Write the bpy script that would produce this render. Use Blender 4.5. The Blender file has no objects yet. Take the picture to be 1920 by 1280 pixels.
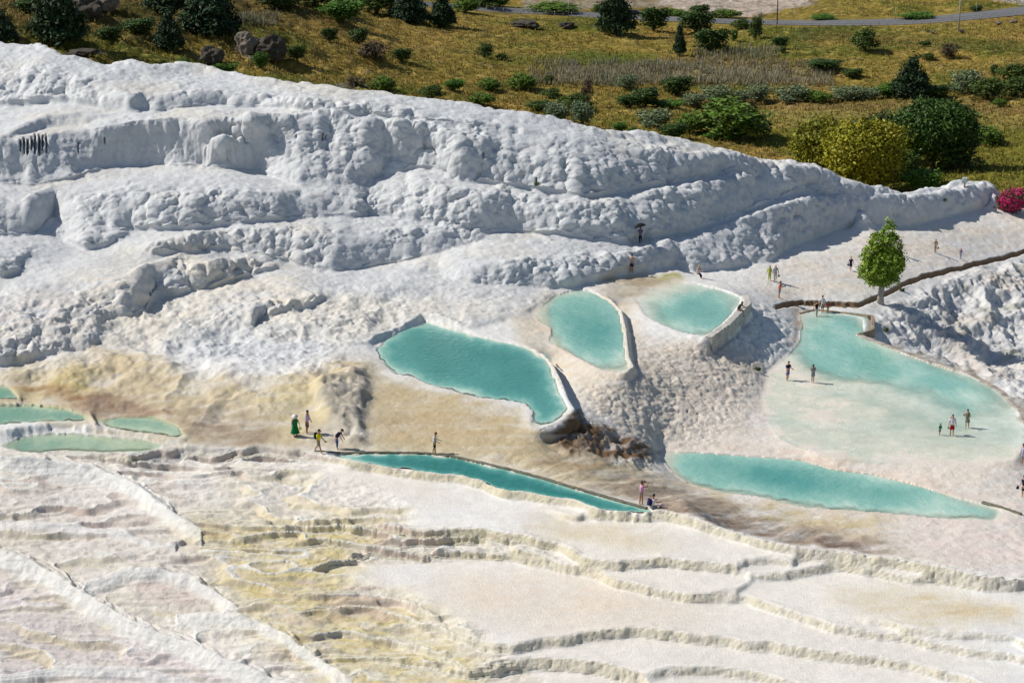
import bpy, bmesh, math, random
import numpy as np
from mathutils import Vector, Matrix, Euler
from mathutils.bvhtree import BVHTree
from concurrent.futures import ThreadPoolExecutor

# ------------------------------------------------------------------ camera, sky, sun, exposure
SC = bpy.context.scene
COL = SC.collection
R = math.radians
F = 4200.0                      # focal length in photo pixels (1920 wide)
PITCH = R(17.0)
CAMZ = 52.0
cam_d = bpy.data.cameras.new('camera')
cam_d.sensor_width = 36.0
cam_d.lens = F / 1920.0 * 36.0
cam_d.clip_start = 1.0
cam_d.clip_end = 20000.0
cam = bpy.data.objects.new('camera', cam_d)
COL.objects.link(cam)
cam.location = (0, 0, CAMZ)
cam.rotation_euler = (R(90) - PITCH, 0, 0)
SC.camera = cam
SUN_EL, SUN_AZ = R(44.0), R(-80.0)      # azimuth from +Y, clockwise; light comes from the left
sdir = Vector((math.sin(SUN_AZ) * math.cos(SUN_EL), math.cos(SUN_AZ) * math.cos(SUN_EL), math.sin(SUN_EL)))
w = bpy.data.worlds.new('World')
SC.world = w
w.use_nodes = True
nt = w.node_tree
bg = nt.nodes['Background']
sky = nt.nodes.new('ShaderNodeTexSky')
sky.sky_type = 'NISHITA'
sky.sun_disc = False
sky.sun_elevation = SUN_EL
sky.sun_rotation = SUN_AZ
sky.altitude = 400
sky.dust_density = 0.6
nt.links.new(sky.outputs[0], bg.inputs[0])
bg.inputs[1].default_value = 0.075
sl = bpy.data.lights.new('sun', 'SUN')
sl.energy = 4.3
sl.angle = R(0.5)
sl.color = (1.0, 0.95, 0.87)
sun = bpy.data.objects.new('sun', sl)
COL.objects.link(sun)
sun.rotation_euler = sdir.to_track_quat('Z', 'Y').to_euler()
sun.location = (-60, 100, 150)
vs = SC.view_settings
vs.view_transform = 'Standard'
vs.look = 'None'
vs.gamma = 1.0
vs.exposure = 0.08
SC.render.film_transparent = False
SC.cycles.max_bounces = 5
SC.cycles.diffuse_bounces = 3
SC.cycles.transparent_max_bounces = 12
SC.cycles.use_adaptive_sampling = True
try:
    SC.cycles.use_denoising = True
except Exception:
    pass
rng = np.random.default_rng(7)
random.seed(7)
f32 = np.float32

# ------------------------------------------------------------------ projection helpers (photo pixels <-> world)
CT, ST = math.cos(PITCH), math.sin(PITCH)
def raydir(px, py):
    px = np.asarray(px, float); py = np.asarray(py, float)
    v = (py - 640.0) / F
    return (px - 960.0) / F, CT - v * ST, -ST - v * CT
def unproj(px, py, z):
    dx, dy, dz = raydir(px, py)
    t = (z - CAMZ) / dz
    return t * dx, t * dy
def proj(X, Y, Z):
    dz = Z - CAMZ
    dep = Y * CT - dz * ST
    return 960.0 + F * X / dep, 640.0 - F * (Y * ST + dz * CT) / dep

# ------------------------------------------------------------------ numpy noise
NT = 4096
_T = rng.permutation(NT).astype(np.int32)
_TV = rng.random((4, NT)).astype(f32)
def _h(i, j, k):
    return _T[(_T[(_T[i & 4095] + j) & 4095] + k) & 4095]
def par(fn, n, chunk=120000):
    out = np.empty(n, f32)
    def job(s):
        e = min(n, s + chunk)
        out[s:e] = fn(s, e)
    with ThreadPoolExecutor(4) as ex:
        list(ex.map(job, range(0, n, chunk)))
    return out
def _vn(x, y, z):
    xi = np.floor(x); yi = np.floor(y); zi = np.floor(z)
    fx = x - xi; fy = y - yi; fz = z - zi
    xi = xi.astype(np.int32); yi = yi.astype(np.int32); zi = zi.astype(np.int32)
    fx = fx * fx * (3 - 2 * fx); fy = fy * fy * (3 - 2 * fy); fz = fz * fz * (3 - 2 * fz)
    V = _TV[0]
    r = 0
    for a in (0, 1):
        for b in (0, 1):
            w0 = (fx if a else 1 - fx) * (fy if b else 1 - fy)
            c0 = V[_h(xi + a, yi + b, zi)]
            c1 = V[_h(xi + a, yi + b, zi + 1)]
            r = r + w0 * (c0 + (c1 - c0) * fz)
    return r
def fbm(x, y, z, oc=4, gain=0.5):
    """value-noise fbm, roughly -1..1"""
    x = np.ascontiguousarray(x, f32).ravel(); y = np.ascontiguousarray(y, f32).ravel(); z = np.ascontiguousarray(z, f32).ravel()
    def f(s, e):
        r = 0; a = 1.0; t = 0; q = 1.0
        for o in range(oc):
            r = r + a * (_vn(x[s:e] * q + 17.3 * o, y[s:e] * q - 9.1 * o, z[s:e] * q + 5.7 * o) * 2 - 1)
            t += a; a *= gain; q *= 2.03
        return r / t * 1.6
    return par(f, x.size)
def worley(x, y, z, cube=True):
    """distance to nearest feature point (F1) and F2-F1"""
    x = np.ascontiguousarray(x, f32).ravel(); y = np.ascontiguousarray(y, f32).ravel(); z = np.ascontiguousarray(z, f32).ravel()
    f2 = np.empty(x.size, f32)
    def f(s, e):
        X = x[s:e]; Y = y[s:e]; Z = z[s:e]
        xi = np.floor(X); yi = np.floor(Y); zi = np.floor(Z)
        fx = X - xi; fy = Y - yi; fz = Z - zi
        xi = xi.astype(np.int32); yi = yi.astype(np.int32); zi = zi.astype(np.int32)
        d1 = np.full(X.size, 9.0, f32); d2 = np.full(X.size, 9.0, f32)
        for a in (-1, 0, 1):
            for b in (-1, 0, 1):
                for c in (-1, 0, 1):
                    h = _h(xi + a, yi + b, zi + c)
                    d = (a + _TV[1][h] - fx) ** 2 + (b + _TV[2][h] - fy) ** 2 + (c + _TV[3][h] - fz) ** 2
                    d2 = np.minimum(d2, np.maximum(d1, d)); d1 = np.minimum(d1, d)
        f2[s:e] = np.sqrt(d2)
        return np.sqrt(d1)
    r = par(f, x.size, 60000)
    return r, f2 - r
def sstep(a, b, x):
    t = np.clip((x - a) / (b - a), 0, 1)
    return t * t * (3 - 2 * t)
def blur(A, s, axis=None):
    if s <= 0: return A
    n = max(1, int(s * 3)); k = np.exp(-0.5 * (np.arange(-n, n + 1) / s) ** 2); k /= k.sum()
    for ax in ((0, 1) if axis is None else (axis,)):
        P = np.pad(A, [(n, n) if i == ax else (0, 0) for i in range(2)], mode='edge')
        o = np.zeros(A.shape, A.dtype)
        for i, kk in enumerate(k):
            sl_ = [slice(None)] * 2; sl_[ax] = slice(i, i + A.shape[ax])
            o += (kk * P[tuple(sl_)]).astype(A.dtype)
        A = o
    return A
def bil(A, fx, fy):
    """bilinear sample A[row=fy, col=fx]"""
    fx = np.clip(fx, 0, A.shape[1] - 1.001); fy = np.clip(fy, 0, A.shape[0] - 1.001)
    i = fx.astype(np.int32); j = fy.astype(np.int32); a = fx - i; b = fy - j
    return (A[j, i] * (1 - a) + A[j, i + 1] * a) * (1 - b) + (A[j + 1, i] * (1 - a) + A[j + 1, i + 1] * a) * b
# ------------------------------------------------------------------ the shape of the place, surveyed as curves
# every riser: (top edge, bottom edge, slope)
HILL = [
 # upper face
 ([(-300,70),(0,84),(110,112),(200,142),(240,175),(300,170),(460,168),(560,182),(740,196),(880,222),(1000,244)],
  [(-300,190),(0,197),(130,192),(200,205),(300,205),(420,198),(640,214),(800,230),(900,243),(1000,252)], 0.75),
 # great cliff on the left, two leaves
 ([(-300,300),(0,262),(40,240),(90,216),(150,208),(182,212)],
  [(-300,350),(0,262),(40,252),(90,238),(150,232),(182,226)], 2.6),
 ([(-300,310),(0,264),(60,256),(110,246),(190,240),(250,232),(330,225),(352,228),(392,238),(420,240),(450,236),(500,226),(560,220),(620,218),(650,224),(700,238),(760,262),(800,290)],
  [(-300,350),(0,344),(60,346),(130,336),(200,312),(300,308),(390,308),(400,308),(450,308),(500,325),(560,346),(650,348),(700,332),(760,318),(800,308)], 2.4),
 # the big bulging face right of it
 ([(700,230),(800,226),(900,232),(960,232),(1040,250),(1160,268),(1280,286),(1350,300),(1358,308)],
  [(700,236),(800,300),(860,338),(960,350),(1080,370),(1160,360),(1250,340),(1340,326),(1358,309)], 1.0),
 ([(1330,290),(1400,304),(1480,322),(1560,336),(1600,346),(1640,365)],
  [(1330,300),(1400,330),(1480,345),(1540,360),(1600,380),(1640,372)], 0.9),
 # long third step
 ([(-300,380),(0,366),(52,370),(100,350),(250,342),(420,346),(520,356),(620,346),(700,318),(760,316),(850,348),(960,358),(1060,377),(1150,372),(1280,350),(1400,338),(1530,346)],
  [(-300,450),(0,440),(50,440),(100,402),(150,432),(250,430),(330,430),(450,420),(560,406),(700,402),(760,410),(850,422),(900,430),(960,432),(1060,442),(1150,452),(1230,442),(1300,425),(1380,402),(1460,372),(1530,350)], 1.35),
 # fourth
 ([(90,428),(130,415),(190,424),(240,438)], [(90,440),(160,470),(200,460),(240,440)], 1.3),
 ([(270,456),(330,442),(420,431),(480,421),(560,416),(700,416),(800,409),(850,416),(880,436),(892,450)],
  [(270,480),(300,482),(420,466),(480,478),(560,496),(620,506),(700,496),(760,491),(800,481),(860,462),(892,453)], 1.4),
 ([(-300,480),(0,470),(50,472)], [(-300,520),(0,520),(30,505),(50,476)], 1.2),
 # fifth, with the stump
 ([(150,546),(200,528),(250,514),(270,500),(340,482),(400,492),(470,482),(520,498)],
  [(150,560),(200,590),(230,599),(262,584),(280,546),(330,551),(390,541),(440,526),(520,502)], 1.9),
 # centre right bench
 ([(760,505),(820,478),(880,482),(960,480),(1040,472),(1100,467),(1160,476),(1200,468),(1260,452),(1300,440),(1340,428),(1400,410),(1480,392),(1560,378),(1620,380)],
  [(760,507),(820,520),(900,531),(960,531),(1020,536),(1060,541),(1100,536),(1145,521),(1200,506),(1260,496),(1300,511),(1350,506),(1380,502),(1440,495),(1480,463),(1560,433),(1620,426)], 1.0),
 # end wall on the right
 ([(1600,392),(1640,372),(1700,372),(1760,362),(1800,352),(1850,349),(1864,360)],
  [(1600,426),(1640,425),(1700,425),(1760,410),(1810,396),(1850,388),(1864,384)], 1.8),
 # left, low flaky mound and small steps
 ([(-300,580),(0,566),(60,562),(130,572),(170,598),(184,620)], [(-300,690),(0,688),(40,682),(100,668),(150,664),(175,650),(184,640)], 0.8),
 ([(400,596),(440,577),(520,561),(600,546),(616,560)], [(400,604),(440,612),(465,622),(480,600),(540,590),(600,574),(616,562)], 0.8),
 ([(470,640),(520,622),(560,606),(640,600),(700,596)], [(470,650),(520,640),(560,626),(640,614),(700,602)], 0.5),
 ([(828,594),(870,586),(940,590),(958,596)], [(828,604),(850,612),(890,616),(920,610),(958,600)], 0.8),
 ([(700,540),(760,528),(860,540),(940,548)], [(700,546),(760,544),(860,556),(940,552)], 0.5),
]
CREST = [(-300,62),(0,80),(60,88),(110,106),(200,128),(240,121),(300,128),(370,126),(470,145),(540,160),(620,165),(740,178),(800,190),(880,200),(960,212),(1000,222),(1080,240),(1160,253),(1220,256),(1290,266),(1400,300),(1480,314),(1560,326),(1620,350),(1660,362),(1700,366),(1760,357),(1800,346),(1850,344),(1862,350),(1870,384),(1920,390),(2300,420)]
BASE = [(-300,700,-.2),(0,690,-.2),(40,684,-.2),(100,670,0),(178,655,0),(184,640,.1),(300,668,-.1),(420,680,-.3),(530,690,-.4),(640,655,-.4),(700,636,-.5),(740,616,-.5),(795,594,-.5),(850,613,-.6),(890,617,-.7),(955,600,-.8),(1000,572,-1),(1040,546,-1.1),(1085,537,-1.2),(1150,521,-1.3),(1190,512,-1.5),(1230,508,-1.8),(1262,497,-2.2),(1300,512,-2.6),(1350,507,-3.0),(1380,503,-3.27),(1440,496,-3.8),(1480,464,-4.33),(1560,434,-5.13),(1640,426,-5.93),(1700,426,-6.47),(1760,411,-6.9),(1810,397,-7.2),(1860,388,-7.67),(1870,386,-7.7),(1920,392,-8.07),(2300,425,-10)]
# foreground: (rim polyline, thickness in px, slope)
FORE = [
 ([(-300,832),(0,838),(60,848),(110,842),(160,843),(225,846),(240,851),(300,841),(370,838),(480,840),(560,843),(640,852),(700,862),(740,870),(800,878),(850,883),(900,895),(940,912),(1010,920),(1030,924),(1060,928),(1130,953),(1190,955),(1240,955),(1300,968),(1370,990),(1430,1008),(1500,1020),(1560,1025),(1620,1036),(1700,1046),(1760,1056),(1840,1074),(2300,1090)], 21, 2.3),
 ([(1020,950),(1045,954),(1080,962),(1110,960),(1140,956),(1240,958),(1330,978)], 15, 2.3),
 ([(500,992),(560,976),(640,970),(740,985),(800,988),(900,985),(960,995),(1040,1010),(1080,1030),(1092,1040),(1160,1046),(1240,1040),(1300,1046),(1370,1056),(1396,1068),(1406,1084)], 21, 2.3),
 ([(1376,1060),(1400,1044),(1440,1042),(1484,1046),(1494,1034),(1560,1034),(1640,1046),(1700,1056),(1780,1066),(1840,1078),(2300,1100)], 17, 2.3),
 ([(1400,1072),(1470,1072),(1520,1061),(1560,1050),(1600,1056),(1660,1072),(1780,1082),(1840,1092),(1920,1088),(2300,1110)], 19, 2.3),
 ([(520,1018),(600,1006),(660,1005),(700,1010),(780,1010),(890,1005),(930,1012),(1000,1030),(1046,1046)], 15, 1.6),
 ([(560,1056),(620,1044),(690,1024),(760,1030),(890,1028),(960,1034),(1020,1046),(1090,1062),(1160,1086),(1240,1105),(1340,1111),(1400,1116),(1480,1140),(1560,1166),(1620,1176),(1700,1190),(1780,1206),(1920,1226),(2300,1280)], 19, 2.3),
 ([(1600,1156),(1680,1166),(1750,1180),(1790,1186),(1850,1182),(1900,1186),(1920,1200),(2300,1220)], 17, 2.3),
 ([(860,1190),(890,1192),(930,1206),(960,1206),(1000,1196),(1060,1190),(1130,1175),(1190,1172),(1280,1180),(1340,1190),(1440,1201),(1540,1216),(1640,1226),(1720,1241),(1790,1260),(1850,1280),(2300,1400)], 23, 2.3),
 ([(870,1256),(885,1246),(920,1236),(1000,1228),(1080,1232),(1160,1245),(1196,1260),(1215,1285),(1230,1310)], 29, 2.3),
 ([(1196,1262),(1260,1244),(1330,1246),(1420,1256),(1500,1276),(1600,1300),(1900,1380)], 22, 2.3),
 ([(600,1110),(640,1098),(700,1092),(750,1110),(790,1136),(850,1166),(896,1190)], 15, 1.3),
 ([(560,1140),(620,1125),(700,1122),(760,1145),(820,1170),(880,1195)], 12, 1.5),
 ([(560,1185),(640,1172),(720,1180),(780,1200),(840,1225),(880,1250)], 15, 1.5),
 ([(520,1220),(600,1212),(700,1222),(800,1240),(880,1262)], 14, 1.5),
 ([(400,975),(470,968),(540,985),(640,990)], 10, 1.5),
 ([(300,1012),(420,1008),(520,1020),(600,1022)], 10, 1.5),
 ([(340,1035),(430,1030),(560,1046)], 9, 1.5),
 ([(250,862),(330,858),(400,870),(470,876)], 14, 1.2),
 ([(120,858),(180,852),(232,860)], 12, 1.2),
 ([(430,870),(520,872),(600,868),(700,878),(800,892),(880,902)], 9, .9),
 ([(1326,1106),(1350,1104),(1380,1098),(1400,1090),(1412,1080)], 14, 2.2),
]
SPURS = [  # rounded crests that run down to the right
 ([(-300,800),(0,856),(60,858),(120,866),(180,876),(220,890),(260,908),(290,932),(340,965),(378,990)], 40, 1.0, 11),
 ([(-300,900),(0,1028),(60,1052),(120,1085),(180,1122),(250,1160),(320,1188),(420,1230),(500,1258),(640,1310)], 48, 1.0, 13),
 ([(160,1092),(230,1066),(300,1064),(350,1076),(400,1102),(445,1138)], 34, .9, 12),
 ([(330,1150),(420,1146),(480,1160),(540,1192),(600,1232),(660,1270)], 32, .8, 9),
 ([(-300,1180),(0,1262),(120,1245),(240,1248),(400,1278)], 30, .8, 8),
 ([(0,975),(80,978),(200,990),(330,1020)], 18, .5, 5),
]
def pl(poly, x):
    p = np.array(poly, float); return np.interp(x, p[:, 0], p[:, 1])
def plz(poly, x):
    p = np.array(poly, float); return np.interp(x, p[:, 0], p[:, 2])
def wob(x, seed, amp=2.0, sc=14.0):
    x = np.asarray(x, f32); return amp * fbm(x / sc, x * 0 + seed * 7.7, x * 0, 3)

PXS = np.arange(-280, 2201, 4.0)
PYS = np.arange(40, 1421, 1.0)
crest_c = pl(CREST, PXS) + wob(PXS, 3, 1.6, 30)
def dz_(z): z = np.asarray(z, float); return np.where(z < -3, -3 + (z + 3) * .75, z)
base_c, base_z = pl(BASE, PXS), dz_(plz(BASE, PXS))
_, _dy, _dz = raydir(PXS[None] * 0 + 960, PYS[:, None])
M = (_dz / _dy)[:, 0]
def kgrad(S):
    """change of w = ln(eye height above the point) from row j to j+1 for ground rising at slope S"""
    a = np.minimum(S[:-1], 30)
    return np.log((M[:-1, None] - a) / (M[1:, None] - a)) + np.log(M[1:, None] / M[:-1, None])
def relief(Gy, Gx, valid, fixed, fv, lam, iters, init):
    """least-squares surface with the given gradients, pinned where fixed"""
    vy = valid[:-1] & valid[1:]; vx = valid[:, :-1] & valid[:, 1:]
    Gy = np.where(vy, Gy, 0); Gx = np.where(vx, Gx, 0); free = valid & ~fixed
    def A(w_):
        r = np.zeros_like(w_)
        d = np.where(vy, w_[1:] - w_[:-1], 0); r[1:] += d; r[:-1] -= d
        d = np.where(vx, w_[:, 1:] - w_[:, :-1], 0) * lam; r[:, 1:] += d; r[:, :-1] -= d
        return np.where(free, r, 0)
    rhs = np.zeros(valid.shape); rhs[1:] += Gy; rhs[:-1] -= Gy
    rhs[:, 1:] += lam * Gx; rhs[:, :-1] -= lam * Gx
    w_ = np.where(fixed, fv, np.where(valid, init, 0))
    r = np.where(free, rhs, 0) - A(w_); p = r.copy(); rs = (r * r).sum()
    for it in range(iters):
        Ap = A(p); al = rs / (p * Ap).sum(); w_ += al * p; r -= al * Ap; rn = (r * r).sum()
        if rn < 1e-12: break
        p = r + rn / rs * p; rs = rn
    return w_
NP_, NX_ = PYS.size, PXS.size
JJ = np.arange(NP_)[:, None]
# --- hill
n2 = fbm(*[a.ravel() for a in np.meshgrid(PXS / 60, PYS / 22)], np.zeros(NX_ * NP_), 4).reshape(NP_, NX_)
S = 0.05 + 0.13 * np.clip(n2, -0.5, 1.2)
TX = np.zeros(S.shape)       # image slope of the feature lines
for i, (top, bot, a) in enumerate(HILL):
    x0, x1 = max(top[0][0], bot[0][0]), min(top[-1][0], bot[-1][0])
    c = (PXS >= x0) & (PXS <= x1)
    t = pl(top, PXS) + wob(PXS, i, 3.0, 34); b = pl(bot, PXS) + wob(PXS, i + 50, 3.0, 30)
    e = np.clip(np.minimum(PXS - x0, x1 - PXS) / 24, 0, 1) ** .6 if x0 > -200 else np.clip((x1 - PXS) / 24, 0, 1) ** .6
    mid = (t + b) / 2; hw = (b - t) / 2 * e
    Dm = np.abs(PYS[:, None] - mid[None]) - hw[None]
    m = sstep(1.5, -1.5, Dm) * c[None]
    fr_ = np.clip((PYS[:, None] - (mid - hw)[None]) / np.maximum(2 * hw, 1)[None], 0, 1)
    av = (a * (.16 + 1.55 * fr_ ** 1.3)) if a < 2.2 else a * (.35 + .9 * sstep(0, .12, fr_))
    rt = sstep(1260, 1420, PXS)[None] * (top[0][0] != 1600); av = av * (1 - rt) + a * .5 * rt
    S = np.maximum(S, av * m * (1 + .25 * n2)) * (m > 0) + S * (m <= 0)
    sl_t, sl_b = np.gradient(t, PXS), np.gradient(b, PXS)
    TX = np.where(m > .3, np.clip(sl_t[None] * (1 - fr_) + sl_b[None] * fr_, -1.2, 1.2), TX)
S = blur(S, 1.2)
jb = np.round(base_c - 40).astype(int); jc = np.maximum(0, np.round(crest_c - 40).astype(int))
valid = (JJ <= jb[None]) & (JJ >= jc[None]); fixed = valid & (JJ >= jb[None] - 1)
Gy = kgrad(S)
kb = kgrad(np.full(S.shape, .05))
Gx = np.pad(-(TX[:-1] * (Gy - kb)) * 4.0, ((0, 1), (0, 0)))[:, :-1]
fv = np.repeat(np.log(CAMZ - base_z)[None], NP_, 0)
cs = np.cumsum(np.where(valid[:-1], Gy, 0)[::-1], 0)[::-1]
init = fv - np.pad(blur(cs, 14, 1), ((0, 1), (0, 0)))
wh = relief(Gy, Gx, valid, fixed, fv, .14, 1100, init)
Zh = np.where(valid, CAMZ - np.exp(wh), np.nan); Yh = (Zh - CAMZ) / M[:, None]
# --- foreground
S2 = np.zeros((NP_, NX_)); TX = np.zeros(S2.shape)
left = sstep(760, 380, PXS)[None] * sstep(850, 900, PYS)[:, None]
S2 += left * 0.13 + sstep(900, 700, PXS)[None] * sstep(1090, 1130, PYS)[:, None] * .06
for i, (rim, th, a) in enumerate(FORE):
    x0, x1 = rim[0][0], rim[-1][0]
    c = (PXS >= x0) & (PXS <= x1)
    t = pl(rim, PXS) + (wob(PXS, i + 9, 3.2, 50) + wob(PXS, i + 29, 1.0, 20))
    e = np.clip(np.minimum(PXS - x0 if x0 > -200 else 99, x1 - PXS if x1 < 2200 else 99) / 26, 0, 1) ** .6
    thv = th * e * c
    d = PYS[:, None] - t[None]
    m = (d >= -3) & (d < thv[None])
    TX = np.where((d >= -6) & (d < thv[None] + 3), np.clip(np.gradient(t, PXS), -1.5, 1.5)[None], TX)
    S2 = np.where(m & (d >= 0), np.maximum(S2, a), S2)
    lip = (d < 0) & (d > -3.5 * e[None]) & c[None]
    if i > 0: S2 = np.where(lip & (S2 < .5), -0.22, S2)
for i, (rim, th, a, dn) in enumerate(SPURS):
    x0, x1 = rim[0][0], rim[-1][0]
    t = pl(rim, PXS) + wob(PXS, i + 90, 7, 90)
    e = np.clip(np.minimum(PXS - x0 if x0 > -200 else 999, x1 - PXS) / 60, 0, 1) * (PXS >= x0) * (PXS <= x1)
    d = PYS[:, None] - t[None]
    S2 += np.where((d >= 0) & (d < th), a * (1 - d / th) * e[None], 0)
    S2 = np.where((d < 0) & (d > -dn), np.minimum(S2, -0.14 * e[None] + S2 * (1 - e[None])), S2)
    TX = np.where((d > -dn) & (d < th) & (e[None] > .2), np.clip(np.gradient(t, PXS), -1.5, 1.5)[None], TX)
RIMZ = [(-300,-1.15),(0,-1.3),(300,-1.36),(450,-1.5),(560,-1.6),(640,-1.45),(1240,-1.45),(1500,-1.7),(2300,-2.3)]
rim0 = pl(FORE[0][0], PXS) + (wob(PXS, 9, 3.2, 50) + wob(PXS, 29, 1.0, 20))
rz = pl(RIMZ, PXS)
jr = np.round(rim0 - 40).astype(int)
valid = JJ >= jr[None]; fixed = valid & (JJ <= jr[None] + 1)
Gy = kgrad(S2); kb = kgrad(left * .13 + S2 * 0)
Gx = np.pad(-(TX[:-1] * (Gy - kb)) * 4.0, ((0, 1), (0, 0)))[:, :-1]
fv = np.repeat(np.log(CAMZ - rz)[None], NP_, 0)
cs = np.cumsum(np.where(valid[:-1], Gy, 0), 0)
init = fv + np.pad(blur(cs, 14, 1), ((1, 0), (0, 0)))
wf = relief(Gy, Gx, valid, fixed, fv, .30, 900, init)
Zf = np.where(valid, CAMZ - np.exp(wf), np.nan); Yf = (Zf - CAMZ) / M[:, None]
# --- middle ground: pools (outline, level, kind) and spot heights
P1 = [(700,646),(740,625),(795,601),(830,607),(900,630),(985,648),(1015,665),(1030,683),(1045,715),(1058,750),(1070,768),(1060,780),(1035,793),(1010,801),(996,796),(1000,770),(985,755),(950,750),(905,746),(870,738),(800,718),(775,705),(740,700),(715,685),(712,665)]
P2 = [(1000,585),(1020,570),(1040,553),(1085,540),(1105,544),(1140,563),(1160,584),(1167,620),(1172,670),(1180,688),(1165,698),(1130,692),(1090,672),(1060,655),(1030,640),(1035,615),(1010,600)]
P3 = [(1190,560),(1215,540),(1260,528),(1310,532),(1350,542),(1388,556),(1388,570),(1355,605),(1322,630),(1280,622),(1240,608),(1210,590)]
P4 = [(1500,590),(1530,583),(1600,592),(1620,598),(1618,622),(1605,628),(1660,650),(1740,680),(1820,705),(1870,735),(1905,770),(1919,805),(1916,835),(1900,858),(1850,870),(1700,866),(1560,856),(1470,820),(1430,760),(1440,700),(1475,668),(1500,640),(1504,610)]
P5 = [(1238,845),(1300,847),(1400,854),(1500,861),(1560,879),(1640,889),(1720,909),(1800,934),(1860,947),(1908,966),(1860,976),(1780,972),(1700,964),(1640,959),(1560,954),(1500,949),(1420,929),(1350,922),(1290,904),(1262,884),(1245,864)]
P6 = [(560,846),(590,846),(650,851),(700,849),(800,851),(850,857),(900,868),(960,882),(1020,898),(1100,922),(1180,945),(1215,953),(1250,962),(1240,966),(1140,966),(1060,940),(1010,930),(940,922),(900,905),(850,895),(800,890),(740,880),(650,864),(570,852)]
PA = [(-300,757),(60,757),(120,765),(160,776),(168,785),(150,790),(80,789),(0,795),(-300,795)]
PB = [(180,787),(230,780),(290,782),(330,795),(348,815),(340,820),(290,812),(240,807),(200,798)]
PC = [(0,836),(40,818),(90,812),(140,812),(200,818),(260,822),(305,832),(290,845),(200,850),(120,850),(60,852)]
PD = [(-300,722),(0,722),(15,725),(38,748),(-300,748)]
POOLS = [(P1,-.9,1.15,15),(P2,-1.3,.16,12),(P3,-1.9,.10,14),(P4,-6.0,.045,12),(P5,-6.6,.35,14),(P6,-1.7,1.6,8),(PA,-.95,.5,6),(PB,-1.2,.42,6),(PC,-1.48,.22,7),(PD,-.6,.6,3)]
P3d = [(1222,570),(1260,552),(1330,545),(1388,556),(1388,576),(1355,606),(1322,630),(1278,620),(1236,600)]
P4d = [(1512,592),(1600,596),(1614,606),(1612,622),(1600,632),(1660,654),(1740,684),(1820,712),(1870,742),(1895,775),(1880,790),(1800,750),(1720,725),(1640,708),(1560,690),(1500,680),(1490,668),(1505,645)]
P4e = [(1620,795),(1690,792),(1740,800),(1700,808),(1640,806)]
P4f = [(1530,800),(1580,798),(1640,806),(1600,812)]
P4g = [(1600,740),(1700,745),(1780,765),(1850,800),(1900,800),(1880,770),(1800,745),(1700,720)]
P5d = [(1250,850),(1300,852),(1400,860),(1500,868),(1560,886),(1640,898),(1720,918),(1800,942),(1880,962),(1840,966),(1780,960),(1700,952),(1620,944),(1560,938),(1500,930),(1420,914),(1350,906),(1290,888),(1262,870)]
P2d = [(1030,580),(1055,558),(1088,546),(1130,562),(1158,588),(1166,625),(1172,672),(1172,690),(1130,684),(1088,664),(1060,640),(1052,610)]
DEEPS = [(P3d,.6,26),(P4d,.62,30),(P4e,.2,12),(P4f,.2,12),(P4g,.26,30),(P5d,.85,22),(P2d,.75,22)]
GX, GY = np.meshgrid(np.arange(-300, 2220, 3.0), np.arange(400, 1100, 2.0))
def pip(poly):
    p = np.array(poly, float); q = np.roll(p, -1, 0); c = np.zeros(GX.shape, bool)
    x0, x1, y0, y1 = p[:, 0].min() - 4, p[:, 0].max() + 4, p[:, 1].min() - 4, p[:, 1].max() + 4
    I = slice(max(0, int((y0 - 400) / 2)), int((y1 - 400) / 2) + 2); J = slice(max(0, int((x0 + 300) / 3)), int((x1 + 300) / 3) + 2)
    gx, gy = GX[I, J], GY[I, J]; cc = np.zeros(gx.shape, bool)
    for (ax, ay), (bx, by) in zip(p, q):
        if ay == by: continue
        cc ^= ((ay > gy) != (by > gy)) & (gx < (bx - ax) * (gy - ay) / (by - ay) + ax)
    c[I, J] = cc
    return c
def samp(A, px, py):
    return bil(A, (px + 300) / 3.0, (py - 400) / 2.0)
pool_m, depth_m, level_m = np.zeros(GX.shape, f32), np.zeros(GX.shape, f32), np.full(GX.shape, -99, f32)
spots = []   # px, py, z
POOLS = [(p_, float(dz_(l_)), d_, s_) for p_, l_, d_, s_ in POOLS]
for poly, lv, dp, sf in POOLS:
    m = pip(poly).astype(f32)
    inner = np.clip(blur(m, sf / 2.5) * 2 - 1, 0, 1)
    pool_m = np.maximum(pool_m, m); depth_m = np.maximum(depth_m, inner * dp)
    big = blur(m, 3.2) > .02
    level_m[big] = lv
    jj, ii = np.nonzero((blur(m, 1.2) > .08) & (GY < np.interp(GX, PXS, rim0) - 1.5))
    lift = .02 if dp < .1 else np.where(m[jj, ii] > .5, .02, .13)
    lift = lift * .6
    for ox_, oy_ in ((0, 0), (1.5, 0), (0, 1), (1.5, 1)): spots += list(zip(GX[jj, ii] + ox_, GY[jj, ii] + oy_, lv + lift + np.zeros(jj.size)))
for poly, dp, sf in DEEPS:
    m = pip(poly).astype(f32)
    depth_m = np.maximum(depth_m, np.clip(blur(m, sf / 2.0) * 1.3 - .15, 0, 1) ** 1.2 * dp)
npool = len(spots)
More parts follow.
